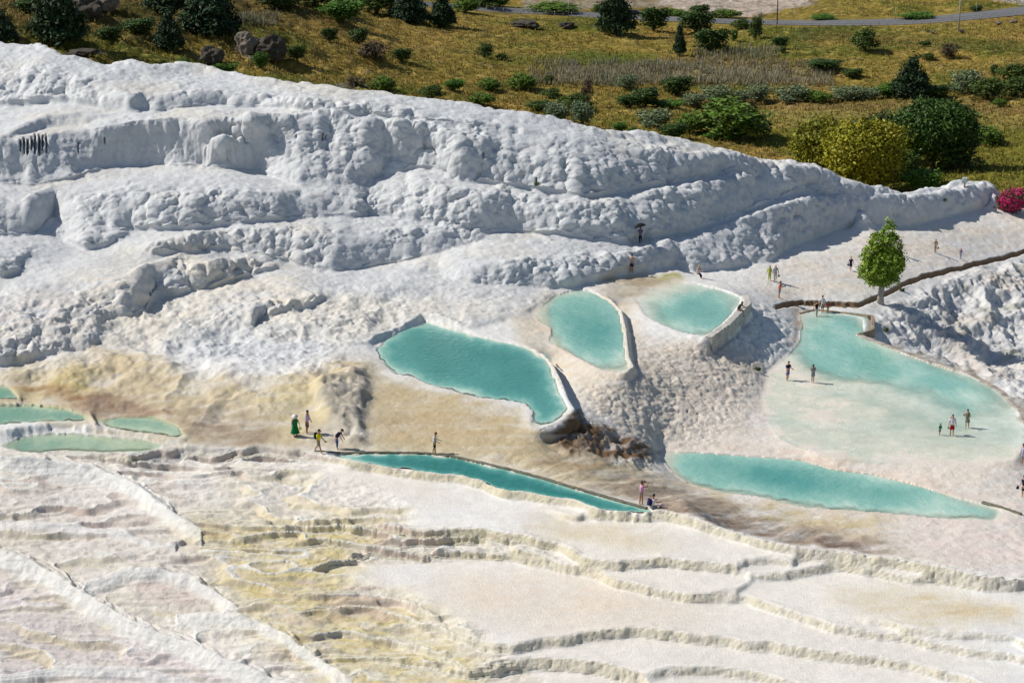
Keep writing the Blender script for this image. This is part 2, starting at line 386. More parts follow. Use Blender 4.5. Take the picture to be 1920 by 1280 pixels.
spots += [
 (-280,700,-.3),(0,705,-.4),(100,690,-.2),(200,690,-.2),(330,700,-.4),(430,715,-.5),(-280,740,-.5),(60,740,-.7),(150,750,-.6),(250,750,-.5),(350,760,-.6),(450,760,-.6),(560,740,-.5),(640,700,-.5),(690,660,-.6),(370,800,-1.1),(430,820,-1.25),(500,790,-1.0),(560,813,-1.1),(600,846,-1.5),(650,770,-.6),(668,760,-.5),(690,755,-1.0),(690,820,-1.4),(680,845,-1.5),
 (340,790,-1.0),(200,770,-.8),(360,835,-1.35),(500,836,-1.5),(430,838,-1.45),(400,828,-1.35),
 (720,720,-.75),(760,760,-1.0),(850,780,-1.15),(900,800,-1.3),(960,810,-1.4),(800,845,-1.6),(730,845,-1.6),(900,860,-1.7),(1000,880,-1.9),(960,760,-.85),(1000,810,-1.3),(1020,850,-2.0),(1100,900,-2.4),(1180,925,-2.8),(1215,940,-2.6),(1260,958,-3.2),
 (1010,640,-1.1),(985,620,-1.0),(1030,670,-1.2),(1060,690,-1.45),(1090,700,-1.6),(1140,706,-1.6),(1175,710,-1.8),(960,612,-.85),(1180,560,-1.7),(1160,540,-1.4),(1200,520,-1.6),(1240,518,-1.9),(1190,600,-2.0),(1200,640,-2.4),(1230,630,-2.2),(1300,640,-2.2),(1220,690,-2.9),
 (1075,720,-1.95),(1085,760,-2.2),(1090,790,-2.6),(1062,800,-2.3),(1100,830,-2.9),(1200,850,-4.3),(1150,870,-3.6),(1230,880,-5.4),(1200,905,-4.3),(1300,935,-6.5),(1400,960,-6.8),(1500,985,-7.0),(1600,1000,-7.1),(1700,1015,-7.2),(1800,1035,-7.3),(1920,1050,-7.4),(2200,1050,-7.4),(1400,984,-6.9),(1330,964,-6.2),
 (1120,720,-2.2),(1150,770,-2.9),(1200,760,-3.5),(1250,760,-4.1),(1300,720,-3.9),(1350,680,-3.6),(1260,700,-3.3),(1300,800,-5.2),(1230,830,-4.9),(1380,760,-5.0),(1380,820,-6.1),(1320,835,-6.4),(1400,700,-5.2),(1430,660,-5.0),(1470,640,-5.2),(1400,640,-3.7),(1340,645,-2.7),(1350,630,-3.0),(1420,600,-3.6),(1410,580,-3.3),(1460,600,-4.8),(1490,612,-5.4),(1488,650,-5.7),(1400,556,-2.2),(1420,545,-2.9),
 (1340,522,-2.4),(1300,520,-2.3),(1385,540,-2.3),(1430,520,-3.6),(1460,530,-4.1),(1480,560,-4.4),(1440,570,-3.9),(1475,575,-4.7),(1520,576,-5.3),(1600,580,-5.4),(1640,580,-5.4),(1540,545,-4.9),(1600,510,-5.3),(1530,500,-4.9),(1600,460,-5.6),(1700,470,-6.3),(1660,500,-5.9),(1760,475,-6.8),(1700,440,-6.4),(1800,490,-7.0),(1800,440,-7.2),(1900,430,-7.8),(1920,468,-8.0),(1850,482,-7.4),(2200,440,-9.5),(2200,400,-10),
 (1640,612,-5.8),(1650,632,-5.9),(1650,570,-5.3),(1700,545,-5.9),(1740,522,-6.4),(1800,502,-7.1),(1860,486,-7.6),(1920,478,-8.1),(2100,420,-9.5),
 (1700,600,-9.3),(1720,640,-11.6),(1760,620,-12.5),(1780,664,-13.8),(1800,600,-14.2),(1850,692,-15.5),(1860,600,-16.2),(1920,735,-17.5),(1920,600,-18),(1920,540,-15.6),(1850,540,-14.2),(1780,560,-12.5),(2200,800,-22),(2200,600,-22),
 (1915,880,-6.1),(1880,900,-6.4),(1920,930,-6.5),(1900,990,-7.0),(2000,900,-7),(1560,870,-6.3),(1700,880,-6.35),(1400,840,-6.25),(1440,780,-6.05),(1430,840,-6.2),(1800,900,-6.4),(1920,955,-6.8),(1940,830,-6.0),(2000,830,-9),
]
# pool retaining walls: outer (downhill) foot of each wall. (polyline px,py of wall top, z top, foot drop, offset px)
WALL1 = [(1012,664),(1030,682),(1046,714),(1059,749),(1071,768),(1061,782),(1036,795),(1008,804)]
WALL2 = [(1140,562),(1161,583),(1169,619),(1174,669),(1183,688),(1166,700)]
WALL3 = [(1390,556),(1396,570),(1358,608),(1322,634)]
WALL4 = [(1606,630),(1660,650),(1740,680),(1820,705),(1872,735),(1908,770),(1923,805),(1920,835)]
def dens(poly, n):
    p = np.array(poly, float); s = np.r_[0, np.cumsum(np.hypot(*np.diff(p[:, :2], axis=0).T))]
    t = np.linspace(0, s[-1], n); return np.stack([np.interp(t, s, p[:, i]) for i in range(p.shape[1])], 1)
cons = []        # X, Y, Z world constraints
def add_curve(poly, z, n=200, off=0.0, dzv=0.0):
    p = dens(poly, n); X, Y = unproj(p[:, 0], p[:, 1], z)
    if off:
        tx, ty = np.gradient(X), np.gradient(Y); L = np.hypot(tx, ty) + 1e-9
        X, Y = X - ty / L * off, Y + tx / L * off        # left of travel is +off
    cons.append(np.stack([X, Y, np.full(X.shape, z + dzv)], 1))
for wl, z, dr in ((WALL1, -.9, 1.1), (WALL2, -1.3, .7), (WALL3, -1.9, 1.3), (WALL4, -6.0, 2.2)):
    z = float(dz_(z))
    for o in (.1, .3): add_curve(wl, z, 300, o, .03)
    for o in (.62, .9): add_curve(wl, z, 300, o, -dr)
for top, h0 in (([(-300,802,-.75),(0,804,-.75),(80,796,-.8),(150,799,-.85),(178,803,-.95),(235,815,-1.08),(300,817,-1.12),(370,832,-1.3),(430,840,-1.45)], .55),
                ([(-300,750,-.5),(0,750,-.5),(60,752,-.5),(120,759,-.55),(165,772,-.6),(178,790,-.7)], .3)):
    p = dens(top, 260); X, Y = unproj(p[:, 0], p[:, 1], p[:, 2]); cons.append(np.stack([X, Y, p[:, 2]], 1))
    cons.append(np.stack([X * (1 - .45 / Y), Y - .45, p[:, 2] - h0 * np.linspace(1, .55, 260)], 1))
    cons.append(np.stack([X, Y + .3, p[:, 2] - .05], 1))
# long bank behind the near channel, small bank left of the big pool
a = np.array(spots[npool:], float); a[:, 2] = dz_(a[:, 2]); a = np.concatenate([np.array(spots[:npool], float), a])
X, Y = unproj(a[:, 0], a[:, 1], a[:, 2]); cons.append(np.stack([X, Y, a[:, 2]], 1)[:npool]); soft = np.stack([X, Y, a[:, 2]], 1)[npool:]
for YY, ZZ in ((Yh, Zh), (Yf, Zf)):
    for t_ in (0, .34, .67):
        A_ = YY[:, :-1] * (1 - t_) + YY[:, 1:] * t_ if t_ else YY[:, :-1]; B_ = ZZ[:, :-1] * (1 - t_) + ZZ[:, 1:] * t_ if t_ else ZZ[:, :-1]
        jj, ii = np.nonzero(~np.isnan(A_)); dx, dy, _ = raydir(PXS[ii] + 4 * t_, PYS[jj])
        y = A_[jj, ii]; cons.append(np.stack([dx / dy * y, y, B_[jj, ii]], 1))
# behind the main rim right of the channel, and behind the crest
kx = PXS > 1270
for o, d in ((1.2, .9), (3.0, 2.6)):
    j = np.round(rim0[kx] - 40).astype(int); y = Yf[j, np.nonzero(kx)[0]]
    dx, dy, _ = raydir(PXS[kx], PYS[j]); cons.append(np.stack([dx / dy * (y + o), y + o, rz[kx] - d * sstep(1270, 1400, PXS[kx])], 1))
yc = Yh[jc, np.arange(PXS.size)]; zc = Zh[jc, np.arange(PXS.size)]
dx, dy, _ = raydir(PXS, PYS[jc])
for o in (2, 4, 6, 10, 15, 20, 26, 34, 42, 50, 60, 72, 86):
    cons.append(np.stack([dx / dy * (yc + o), yc + o, zc - (.34 * o + .9 * max(0, o - 6))], 1))
print('crest Y', yc[::60].round(0), 'z', zc[::60].round(1))
cons = np.concatenate(cons)
# --- membrane solve on a (X/Y, Y) grid
U0, U1, Y0, Y1 = -0.371, 0.371, 96.0, 330.0
NU, NY = 1089, 1153
def solve(cons, NU, NY, U0, U1, Y0, Y1, levels=7, iters=60, soft=None):
    H = None; hard = cons
    for lv in range(levels - 1, -1, -1):
        nu = (NU - 1) // 2 ** lv + 1; ny = (NY - 1) // 2 ** lv + 1
        cons = hard if soft is None or lv < 3 else np.concatenate([hard, soft])
        iu = np.round((cons[:, 0] / cons[:, 1] - U0) / (U1 - U0) * (nu - 1)).astype(int)
        iy = np.round((cons[:, 1] - Y0) / (Y1 - Y0) * (ny - 1)).astype(int)
        ok = (iu >= 0) & (iu < nu) & (iy >= 0) & (iy < ny)
        idx = iy[ok] * nu + iu[ok]
        W = np.bincount(idx, minlength=nu * ny).reshape(ny, nu)
        V = np.bincount(idx, weights=cons[ok, 2], minlength=nu * ny).reshape(ny, nu)
        fix = W > 0; V = np.where(fix, V / np.maximum(W, 1), 0)
        if H is None: H = np.full((ny, nu), hard[:, 2].mean())
        else:
            H = bil(H, *[g.astype(float) for g in np.meshgrid(np.linspace(0, H.shape[1] - 1, nu), np.linspace(0, H.shape[0] - 1, ny))])
        H[fix] = V[fix]
        for _ in range(iters if lv else 40):
            P = np.pad(H, 1, mode='edge')
            H = (P[:-2, 1:-1] + P[2:, 1:-1] + P[1:-1, :-2] + P[1:-1, 2:]) * .25
            H[fix] = V[fix]
    return H
H = solve(cons, NU, NY, U0, U1, Y0, Y1, soft=soft)
H = blur(H, .7)
def hgt(X, Y, HH=None):
    HH = H if HH is None else HH
    return bil(HH, (X / Y - U0) / (U1 - U0) * (NU - 1), (Y - Y0) / (Y1 - Y0) * (NY - 1))
# --- fine mesh grid: columns in X/Y, rows spaced by how much surface there is
MU, MR = 1240 + 118, 1560
us = np.concatenate([np.linspace(-.365, -.272, 60)[:-1], np.linspace(-0.272, 0.272, 1240), np.linspace(.272, .365, 60)[1:]])
yy = np.linspace(100.0, 318.0, 2600)
ug, yg = np.meshgrid(us, yy)
Hs = bil(H, (ug - U0) / (U1 - U0) * (NU - 1), (yg - Y0) / (Y1 - Y0) * (NY - 1))
dH = np.gradient(Hs, yy, axis=0)
ray = (CAMZ - Hs) / yg
cr = np.interp(proj(us * 200, 200, 0 * us)[0], PXS, yc)[None]
vis = np.where(yg > cr + 1.5, .08, 1.0)
den = (np.abs(ray + dH) + .35 * np.abs(dH) + .05) / yg * vis
den = blur(blur(den, 14, 1), 5, 0)
cum = np.cumsum(den, 0); cum -= cum[0]; cum /= cum[-1]
YG = np.empty((MR, MU))
tt = np.linspace(0, 1, MR)
for k in range(MU): YG[:, k] = np.interp(tt, cum[:, k], yy)
XG = us[None] * YG
ZG = hgt(XG, YG)
PX, PY = proj(XG, YG, ZG)
# ------------------------------------------------------------------ relief and stains of the travertine
QX, QY = np.meshgrid(np.arange(-300, 2220, 4.0), np.arange(40, 1424, 3.0))
def pipq(poly):
    p = np.array(poly, float); q = np.roll(p, -1, 0)
    x0, x1, y0, y1 = p[:, 0].min() - 6, p[:, 0].max() + 6, p[:, 1].min() - 6, p[:, 1].max() + 6
    I = slice(max(0, int((y0 - 40) / 3)), max(0, int((y1 - 40) / 3)) + 2); J = slice(max(0, int((x0 + 300) / 4)), int((x1 + 300) / 4) + 2)
    gx, gy = QX[I, J], QY[I, J]; cc = np.zeros(gx.shape, bool)
    for (ax, ay), (bx, by) in zip(p, q):
        if ay == by: continue
        cc ^= ((ay > gy) != (by > gy)) & (gx < (bx - ax) * (gy - ay) / (by - ay) + ax)
    c = np.zeros(QX.shape, f32); c[I, J] = cc
    return c
def area(poly, soft):
    return blur(pipq(poly), soft / 3.5)
def sq(A, px, py): return bil(A, (px + 300) / 4.0, (py - 40) / 3.0)

shp = XG.shape
x = XG.ravel().astype(f32); y = YG.ravel().astype(f32); z = ZG.ravel().astype(f32)
px = PX.ravel().astype(f32); py = PY.ravel().astype(f32)
o = np.zeros(x.size, f32)
# masks
baseline = np.interp(px, PXS, base_c)
crestline = np.interp(px, PXS, crest_c)
rimline = np.interp(px, PXS, rim0)
m_hill = sstep(6, -14, py - baseline)
m_fore = sstep(-2, 3, py - rimline)
ROCK = [(1650,590),(1700,566),(1760,538),(1840,508),(1930,492),(2200,430),(2200,860),(1940,800),(1880,734),(1740,674),(1656,634)]
m_rock = sq(area(ROCK, 10), px, py)
SLOPE = [(1090,722),(1180,706),(1240,650),(1330,642),(1420,650),(1440,690),(1405,745),(1380,790),(1330,826),(1240,838),(1150,800),(1085,765)]
m_slope = sq(area(SLOPE, 22), px, py)
MOUND = [(1345,640),(1385,600),(1400,572),(1440,572),(1486,600),(1492,655),(1440,690),(1390,670)]
m_mound = sq(area(MOUND, 10), px, py)
BROWN = [(1030,800),(1080,780),(1110,790),(1200,825),(1238,852),(1225,880),(1130,866),(1050,848),(1015,815)]
m_brown = sq(area(BROWN, 8), px, py)
MIDL = [(-300,690),(0,690),(180,660),(300,670),(520,690),(640,660),(690,690),(690,740),(668,760),(560,770),(420,800),(350,800),(200,780),(60,745),(-300,735)]
m_midl = sq(area(MIDL, 14), px, py)
BANK = [(650,730),(690,715),(700,740),(684,800),(690,835),(668,838),(645,800)]
m_bank = sq(area(BANK, 7), px, py)
# steepness of the smooth surface
gy_ = np.gradient(ZG, axis=0) / np.maximum(np.gradient(YG, axis=0), 1e-6)
gx_ = np.gradient(ZG, axis=1) / np.gradient(XG, axis=1) - gy_ * np.gradient(YG, axis=1) / np.gradient(XG, axis=1)
steep = np.hypot(gx_, gy_)
st_ = blur(steep.astype(f32), 1.0).ravel()
pool_v = samp(pool_m, px, py); depth_v = samp(depth_m, px, py)
jx = px + 5 * fbm(px / 16, py / 9, o, 2); jy = py + 3 * fbm(px / 16 + 40, py / 9, o, 2)
ni = np.clip(((px + 300) / 3.0).astype(int), 0, GX.shape[1] - 1); nj = np.clip(((py - 400) / 2.0).astype(int), 0, GX.shape[0] - 1)
lvl_v = level_m[nj, ni]; at_lvl = np.abs(z - lvl_v) < .45
pool_v *= at_lvl; lv_ok = at_lvl
depth_v = samp(blur(depth_m, 1.0), jx, jy) * lv_ok * (1 - m_fore)
depth_v *= sstep(.75, .35, st_)
near_pool = samp(blur(np.maximum(pool_m, 0), 3.0), px, py)

st = blur(steep.astype(f32), 1.5).ravel(); stw = blur(steep.astype(f32), 7).ravel()
nx, ny, nz = -gx_.ravel(), -gy_.ravel(), np.ones(x.size)
nx = blur(nx.reshape(shp), 2).ravel(); ny = blur(ny.reshape(shp), 2).ravel()
L = np.sqrt(nx * nx + ny * ny + 1); nx /= L; ny /= L; nz = 1 / L
DZ = np.zeros(x.size, f32)     # vertical
DN = np.zeros(x.size, f32)     # along the normal
big = fbm(x / 9, y / 9, z / 6, 3)
mid = fbm(x / 2.4 + 9, y / 2.4, z / 2.4, 4)
fine = fbm(x / .55, y / .55, z / .55, 3)
# cauliflower bosses
def dome(f1, r): return np.sqrt(np.clip(1 - (f1 / r) ** 2, 0, 1))
wx = x + .35 * mid; wy = y + .35 * mid; wz = z + .2 * fine
hill_w = m_hill * np.maximum(sstep(.14, .6, stw * .6 + st * .4), .16 * sstep(600, 900, px + 2 * (500 - py)))
smooth_cliff = sq(area([(-300,200),(190,208),(350,222),(400,250),(395,312),(-300,350)], 6), px, py) * .8 + sq(area([(420,260),(560,240),(700,250),(700,340),(560,345),(430,310)], 12), px, py) * .35
f1, g1 = worley(wx / 1.9, wy / 1.9, wz / 1.5)
f2, g2 = worley(wx / .85 + 31, wy / .85, wz / .75)
f3, g3 = worley(wx / 3.9 + 7, wy / 3.9, wz / 2.6)
lump = .42 * dome(f3, .95) + .50 * dome(f1, .9) * (1 + .3 * big) + .24 * dome(f2, .9)
vary = .55 + .75 * sstep(-.5, .5, fbm(x / 6 + 5, y / 6, z / 4, 2))
fd1, _ = worley(wx / .75 + 3, wy / .75, z / 3.2)
drape = sstep(.0, .5, fbm(x / 8 + 21, y / 8, z / 8, 2)) * sstep(.6, 1.3, st)
DN += m_hill * drape * .32 * (dome(fd1, .9) - .5)
DN += hill_w * (1 - smooth_cliff) * vary * (1 - .5 * drape) * 1.1 * (lump - .5 + .10 * fine + .08 * mid)
DN += m_hill * smooth_cliff * sstep(.3, 1, st) * (.14 * fbm(x / .5, y / .5, z / 5, 3) + .12 * mid)
# undulating ledges and flakes on the treads
tread = m_hill * (1 - sstep(.14, .6, stw * .6 + st * .4))
ter_n = z / .32 + 1.6 * mid + .8 * big
fr = ter_n - np.floor(ter_n)
flake = sstep(.0, .9, fr) - fr
DZ += tread * (.11 * mid + .05 * fine + .10 * big + .07 * (dome(f1, .9) - .5) + .04 * dome(f2, .9))
m_low = m_hill * sstep(500, 600, py) * sstep(1000, 700, px)
rl_ = 1 - np.abs(fbm(x / 2.6 + 11, y / 4.0, z / 2, 4))
DZ += m_low * (.55 * (rl_ - .7) + .16 * (dome(f2, .9) - .4) * sstep(-.3, .3, big) + .06 * fine)
# low rolling ground, left
wr = np.abs(fbm(x / 3.0 + 3, y / 5.0, o, 4))
DZ += m_midl * (1 - .4 * sstep(690, 730, py)) * (.45 * (.5 - wr) * 1.4 + .28 * mid + .26 * (dome(f1, .95) - .4) * sstep(-.2, .5, big) + .05 * fine)
m_knob = sq(area([(590,725),(640,708),(682,702),(690,735),(676,790),(684,836),(650,836),(634,800),(600,780)], 6), px, py)
DZ += m_knob * (.5 + .35 * (rl_ - .6) + .25 * mid + .25 * (dome(f2, .9) - .4)) * (1 - .5 * m_fore)
DZ -= m_bank * .3 * (sstep(-.3, .6, fbm(x / 1.2, y / 1.8, o, 2)) )
# rock slope, rubble slope
rid = 1 - np.abs(fbm(x / 5.5, y / 7, z / 5.5, 5))
rid2 = 1 - np.abs(fbm(x / 1.6 + 50, y / 2.2, z / 1.6, 4))
DN += m_rock * (1.5 * (rid - .6) + .55 * (rid2 - .6) + .25 * (dome(f2, .9) - .5))
f4, g4 = worley(x / .38, y / .5, z / .38)
DN += m_slope * (.07 * (dome(f2, .9) - .4) + .10 * (dome(f4, .9) - .4) + .07 * mid + .12 * fine + .1 * big)
DN += m_mound * (.30 * (dome(f2, .9) - .4) + .22 * (rid2 - .6))
DN += m_brown * (.55 * (rid2 - .6) + .2 * (dome(f2, .9) - .4) + .3 * (rid - .6))
# foreground: fluted risers, little terraces
ris = m_fore * sstep(.45, 1.2, st)
fl1, _ = worley(x / .62, y / .62, z / 1.1)
fl2, _ = worley(x / .24 + 5, y / .24, z / .34)
_os = np.zeros(x.size, f32)
for rim, th, a_, dn in SPURS:
    d_ = py - pl(rim, px); _os = np.maximum(_os, sstep(-4, 0, d_) * sstep(th * 1.3, th * .8, d_) * (px > rim[0][0]) * (px < rim[-1][0]))
ris *= 1 - .85 * _os
DN += ris * (.07 * (dome(fl1, .9) - .5) + .07 * (dome(fl2, .9) - .5) + .13 * mid + .04 * fine)
FLAT = [(540,878),(640,862),(900,900),(1240,962),(1920,1080),(2300,1100),(2300,1420),(1260,1420),(960,1240),(900,1180),(760,1105),(640,1070),(560,1062),(1060,1040),(1040,1010),(760,990),(770,950),(700,905)]
m_flat = sq(area(FLAT, 8), px, py)
m_left = m_fore * (1 - m_flat)
n_a = fbm(x / 11, y / 3.6, o, 3); n_b = fbm(x / 2.2, y / 1.6, o, 2)
q = z / .40 + 1.25 * n_a + .22 * n_b
fr = q - np.floor(q); s1 = .10 * fr / .78 * (fr < .78) + (.10 + .90 * sstep(.78, 1, fr)) * (fr >= .78)
q2 = z / .15 + 1.5 * fbm(x / 6 + 9, y / 2.2, o, 3) + .25 * fbm(x / 1.1, y / .8, o, 2)
fr2 = q2 - np.floor(q2); s2 = sstep(.55, 1, fr2)
on_spur = np.zeros(x.size, f32)
for rim, th, a_, dn in SPURS:
    d_ = py - pl(rim, px) + 4 * mid; on_spur = np.maximum(on_spur, sstep(-4, 0, d_) * sstep(th * .9, th * .5, d_) * (px > rim[0][0]) * (px < rim[-1][0]))
mt = m_left * (1 - .8 * on_spur) * (.55 + .45 * sstep(-.3, .3, fbm(x / 8 + 2, y / 6, o, 2)))
q3 = z / .06 + 1.6 * fbm(x / 3 + 4, y / 1.4, o, 3); fr3 = q3 - np.floor(q3)
DZ += mt * (.44 * (s1 - fr) + .16 * (s2 - fr2) + .05 * (sstep(.5, 1, fr3) - fr3) + .08 * sstep(.12, .02, fr) + .03 * sstep(.16, .03, fr2)) + m_left * (.14 * big + .035 * n_b + .02 * mid)
spur = sstep(.25, .7, st) * m_left
DZ += m_fore * (.012 * fine + .02 * mid)
DN += m_left * .05 * fine
# everything else: thin ripples; pools are kept level
other = np.clip(1 - m_hill - m_fore - m_rock - m_slope - m_mound - m_brown - m_midl, 0, 1)
DZ += other * (.04 * fine + .07 * mid + .05 * big)
# the brown rivulet beds below the channel
m_riv = sq(area([(900,855),(1000,850),(1240,885),(1260,905),(1500,985),(1700,1040),(1500,1020),(1240,950),(1050,910)], 8), px, py)
rv = fbm((x - .6 * y) / 1.2, (y + .4 * x) / 6.0, o, 4)
DZ += m_riv * .14 * rv
calm = np.clip(near_pool * 1.6, 0, 1) * (1 - m_hill) * (1 - .6 * m_fore)
DZ *= 1 - .93 * calm; DN *= 1 - .93 * calm
depth_v *= np.clip(pool_v * 2.2 - .9, 0, 1); DZ -= depth_v
shal = sq(area(P4, 10), px, py)
DZ += shal * (.075 * fbm(x / 8, y / 14, o, 5) + .03 * mid + .015 * fine) * sstep(.9, .1, depth_v)
P3v = sq(area(P3, 6), px, py); DZ += P3v * (.02 + .05 * mid) * sstep(.5, .1, depth_v)
# ditch
DITCH = [(1452,577),(1470,571),(1500,567),(1560,570),(1610,571),(1650,556),(1700,531),(1740,517),(1780,508),(1860,489),(1920,472),(2200,400)]
dl = pl(DITCH, px) + 1.2 * fbm(px / 9, o, o, 2)
m_ditch = sstep(5.2, 3.2, np.abs(py - dl)) * (px > 1450)
DZ -= .32 * m_ditch
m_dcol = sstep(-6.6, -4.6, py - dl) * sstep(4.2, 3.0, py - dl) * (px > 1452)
# drip slots in the cliff: slight indents, their gap shade painted near-black
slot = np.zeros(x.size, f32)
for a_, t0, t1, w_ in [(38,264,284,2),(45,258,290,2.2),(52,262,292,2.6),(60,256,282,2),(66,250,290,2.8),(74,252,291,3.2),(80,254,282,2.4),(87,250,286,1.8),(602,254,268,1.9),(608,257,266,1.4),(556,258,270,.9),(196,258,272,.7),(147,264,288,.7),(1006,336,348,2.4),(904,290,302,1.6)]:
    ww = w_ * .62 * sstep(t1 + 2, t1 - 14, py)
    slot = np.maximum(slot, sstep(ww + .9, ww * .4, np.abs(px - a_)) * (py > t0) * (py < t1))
DN -= .5 * slot
x2 = x + (nx * DN).astype(f32); y2 = y + (ny * DN).astype(f32); z2 = z + (nz * DN).astype(f32) + DZ
# ---- colours
W_ = np.array([.80, .79, .765])
C = np.repeat(W_[None], x.size, 0).astype(f32)
def mixin(col, wgt):
    global C
    C += (np.array(col, f32)[None] - C) * np.clip(wgt, 0, 1)[:, None].astype(f32)
jx2 = px + 14 * fbm(px / 30, py / 14, o + 3, 3); jy2 = py + 8 * fbm(px / 30, py / 14, o + 8, 3)
streak = fbm(px / 50 + py / 30, py / 7, o + 2, 4)
def stain(poly, col, k, soft, nz_=.5):
    a = sq(area(poly, soft), jx2, jy2)
    mixin(col, k * a * np.clip(1 + nz_ * 1.6 * (streak * .6 + mid * .5), 0, 1.6))
mixin((.56, .56, .57), m_hill * .8 * sstep(.55, 1.0, fbm(x / 2.2, y / 2.2, z / 1.2, 4) + .25 * big))
stain([(-300,560),(-300,90),(100,100),(230,140),(350,170),(340,205),(100,205),(-300,205)], (.66,.67,.62), .4, 20, .8)
mixin((.655, .665, .67), m_hill * .95)
mixin((.74, .69, .58), m_hill * .5 * sstep(.1, .9, fbm(x / 6, y / 6, z / 3, 4) + .15) * sstep(.9, .2, st))
stain([(150,500),(300,470),(380,450),(500,460),(640,560),(900,560),(1000,560),(980,600),(700,600),(560,620),(420,600),(300,650),(180,640),(60,620),(0,600)], (.76,.68,.55), .38, 30, .9)
stain([(30,560),(120,570),(180,620),(120,660),(20,660),(-200,640),(-200,570)], (.74,.68,.62), .5, 14, .6)
stain([(-300,700),(0,694),(60,684),(150,676),(200,640),(280,670),(420,718),(540,714),(640,672),(700,672),(730,715),(860,760),(1000,800),(1060,840),(1240,880),(1300,930),(1240,952),(1100,925),(900,870),(600,846),(350,838),(0,765),(-300,760)], (.60,.50,.33), .9, 14, .35)
stain([(20,700),(160,700),(190,740),(120,752),(30,740)], (.60,.49,.22), .55, 12, .6)
stain([(440,750),(560,720),(660,740),(640,790),(500,790)], (.66,.57,.33), .5, 20, .6)
stain([(715,692),(800,724),(900,752),(985,762),(1000,800),(1060,850),(900,862),(700,842),(690,760)], (.54,.44,.27), .75, 9, .4)
stain([(5,718),(80,738),(170,768),(300,784),(330,776),(200,748),(60,716)], (.33,.19,.09), .8, 7, .5)
stain([(120,750),(250,750),(330,776),(280,784),(160,774)], (.36,.26,.19), .7, 7, .6)
stain([(320,784),(400,762),(480,775),(520,810),(500,835),(400,835),(350,812)], (.36,.28,.20), .7, 12, .7)
stain([(700,790),(820,780),(960,800),(940,815),(800,812),(700,812)], (.50,.36,.20), .5, 12, .8)
stain([(700,830),(900,850),(880,862),(700,846)], (.55,.50,.33), .5, 6, .4)
stain([(600,740),(690,706),(700,735),(690,835),(630,832)], (.40,.37,.32), .75, 8, .6)
stain([(1085,560),(1190,515),(1250,512),(1290,520),(1300,530),(1220,545),(1190,580),(1200,640),(1240,640),(1340,640),(1420,600),(1430,690),(1380,800),(1240,840),(1150,800),(1080,740),(1000,680),(960,610),(1000,570),(1040,548)], (.74,.64,.50), .85, 12, .3)
stain([(1090,740),(1180,710),(1260,650),(1400,650),(1420,700),(1380,800),(1300,830),(1200,820)], (.58,.52,.46), .6, 26, .6)
stain([(1120,525),(1190,512),(1260,512),(1270,528),(1180,560),(1175,590),(1150,560)], (.46,.38,.26), .7, 8, .6)
stain([(1236,514),(1262,514),(1290,522),(1260,526),(1236,522)], (.42,.42,.12), .8, 4, .3)
stain([(1340,640),(1395,570),(1450,570),(1500,600),(1490,660),(1440,690),(1400,670)], (.76,.75,.73), .8, 9, .4)
stain([(1480,560),(1510,570),(1508,610),(1496,650),(1470,672),(1486,640),(1490,600)], (.55,.44,.32), .6, 5, .8)
mixin((.82, .80, .76), (1 - m_hill) * (px > 1300) * sstep(560, 540, py) * .8)
stain([(1400,548),(1490,485),(1600,432),(1700,430),(1870,390),(1990,400),(1990,450),(1660,532),(1500,570)], (.78,.70,.60), .75, 18, .8)
stain([(1240,830),(1400,720),(1480,670),(1560,690),(1920,840),(1990,900),(1990,1080),(1700,1060),(1300,950),(1240,880)], (.73,.655,.57), .88, 12, .35)
stain([(1300,830),(1500,850),(1800,915),(1870,950),(1700,920),(1500,870)], (.66,.52,.42), .5, 8, .9)
stain([(1240,862),(1330,905),(1400,950),(1560,955),(1700,985),(1640,1010),(1480,985),(1330,945)], (.62,.50,.26), .7, 14, .9)
stain([(1420,955),(1470,950),(1520,962),(1500,972),(1440,970)], (.40,.34,.10), .8, 6, .9)
stain([(1040,792),(1080,776),(1130,800),(1205,824),(1240,850),(1232,864),(1190,862),(1120,864),(1060,850),(1030,822)], (.17,.10,.05), .92, 6, .45)
stain([(1000,850),(1100,862),(1160,870),(1100,890),(1010,870)], (.42,.31,.19), .7, 7, .9)
stain([(1100,900),(1180,905),(1240,920),(1330,950),(1450,985),(1620,1030),(1640,1040),(1500,1024),(1340,985),(1240,955)], (.30,.21,.15), .8, 7, .9)
stain([(1180,885),(1260,905),(1400,950),(1560,990),(1700,1030),(1640,1048),(1480,1012),(1330,968),(1240,948),(1120,905)], (.40,.32,.24), .75, 10, .8)
stain([(1500,990),(1600,1010),(1640,1040),(1560,1030)], (.16,.10,.08), .7, 7, .6)
stain([(1650,960),(1990,960),(1990,1070),(1760,1050)], (.76,.66,.60), .7, 20, .6)
mixin((.50, .50, .50), m_rock * (.55 + .4 * mid))
mixin((.30, .30, .20), m_rock * sstep(.35, .8, fbm(x / 3.1, y / 3.1, z / 3, 3)) * .5)
mixin((.60, .52, .44), m_rock * sstep(.1, .6, fbm(x / 6.1 + 4, y / 6.1, z / 3, 3)) * .5)
stain([(1600,632),(1606,624),(1700,660),(1830,705),(1930,765),(1925,800),(1890,768),(1820,722),(1740,694),(1660,662)], (.46,.38,.29), .75, 3.5, 1.0)
stain([(1850,715),(1930,760),(1960,830),(1930,835),(1915,780)], (.40,.39,.38), .6, 5, .8)
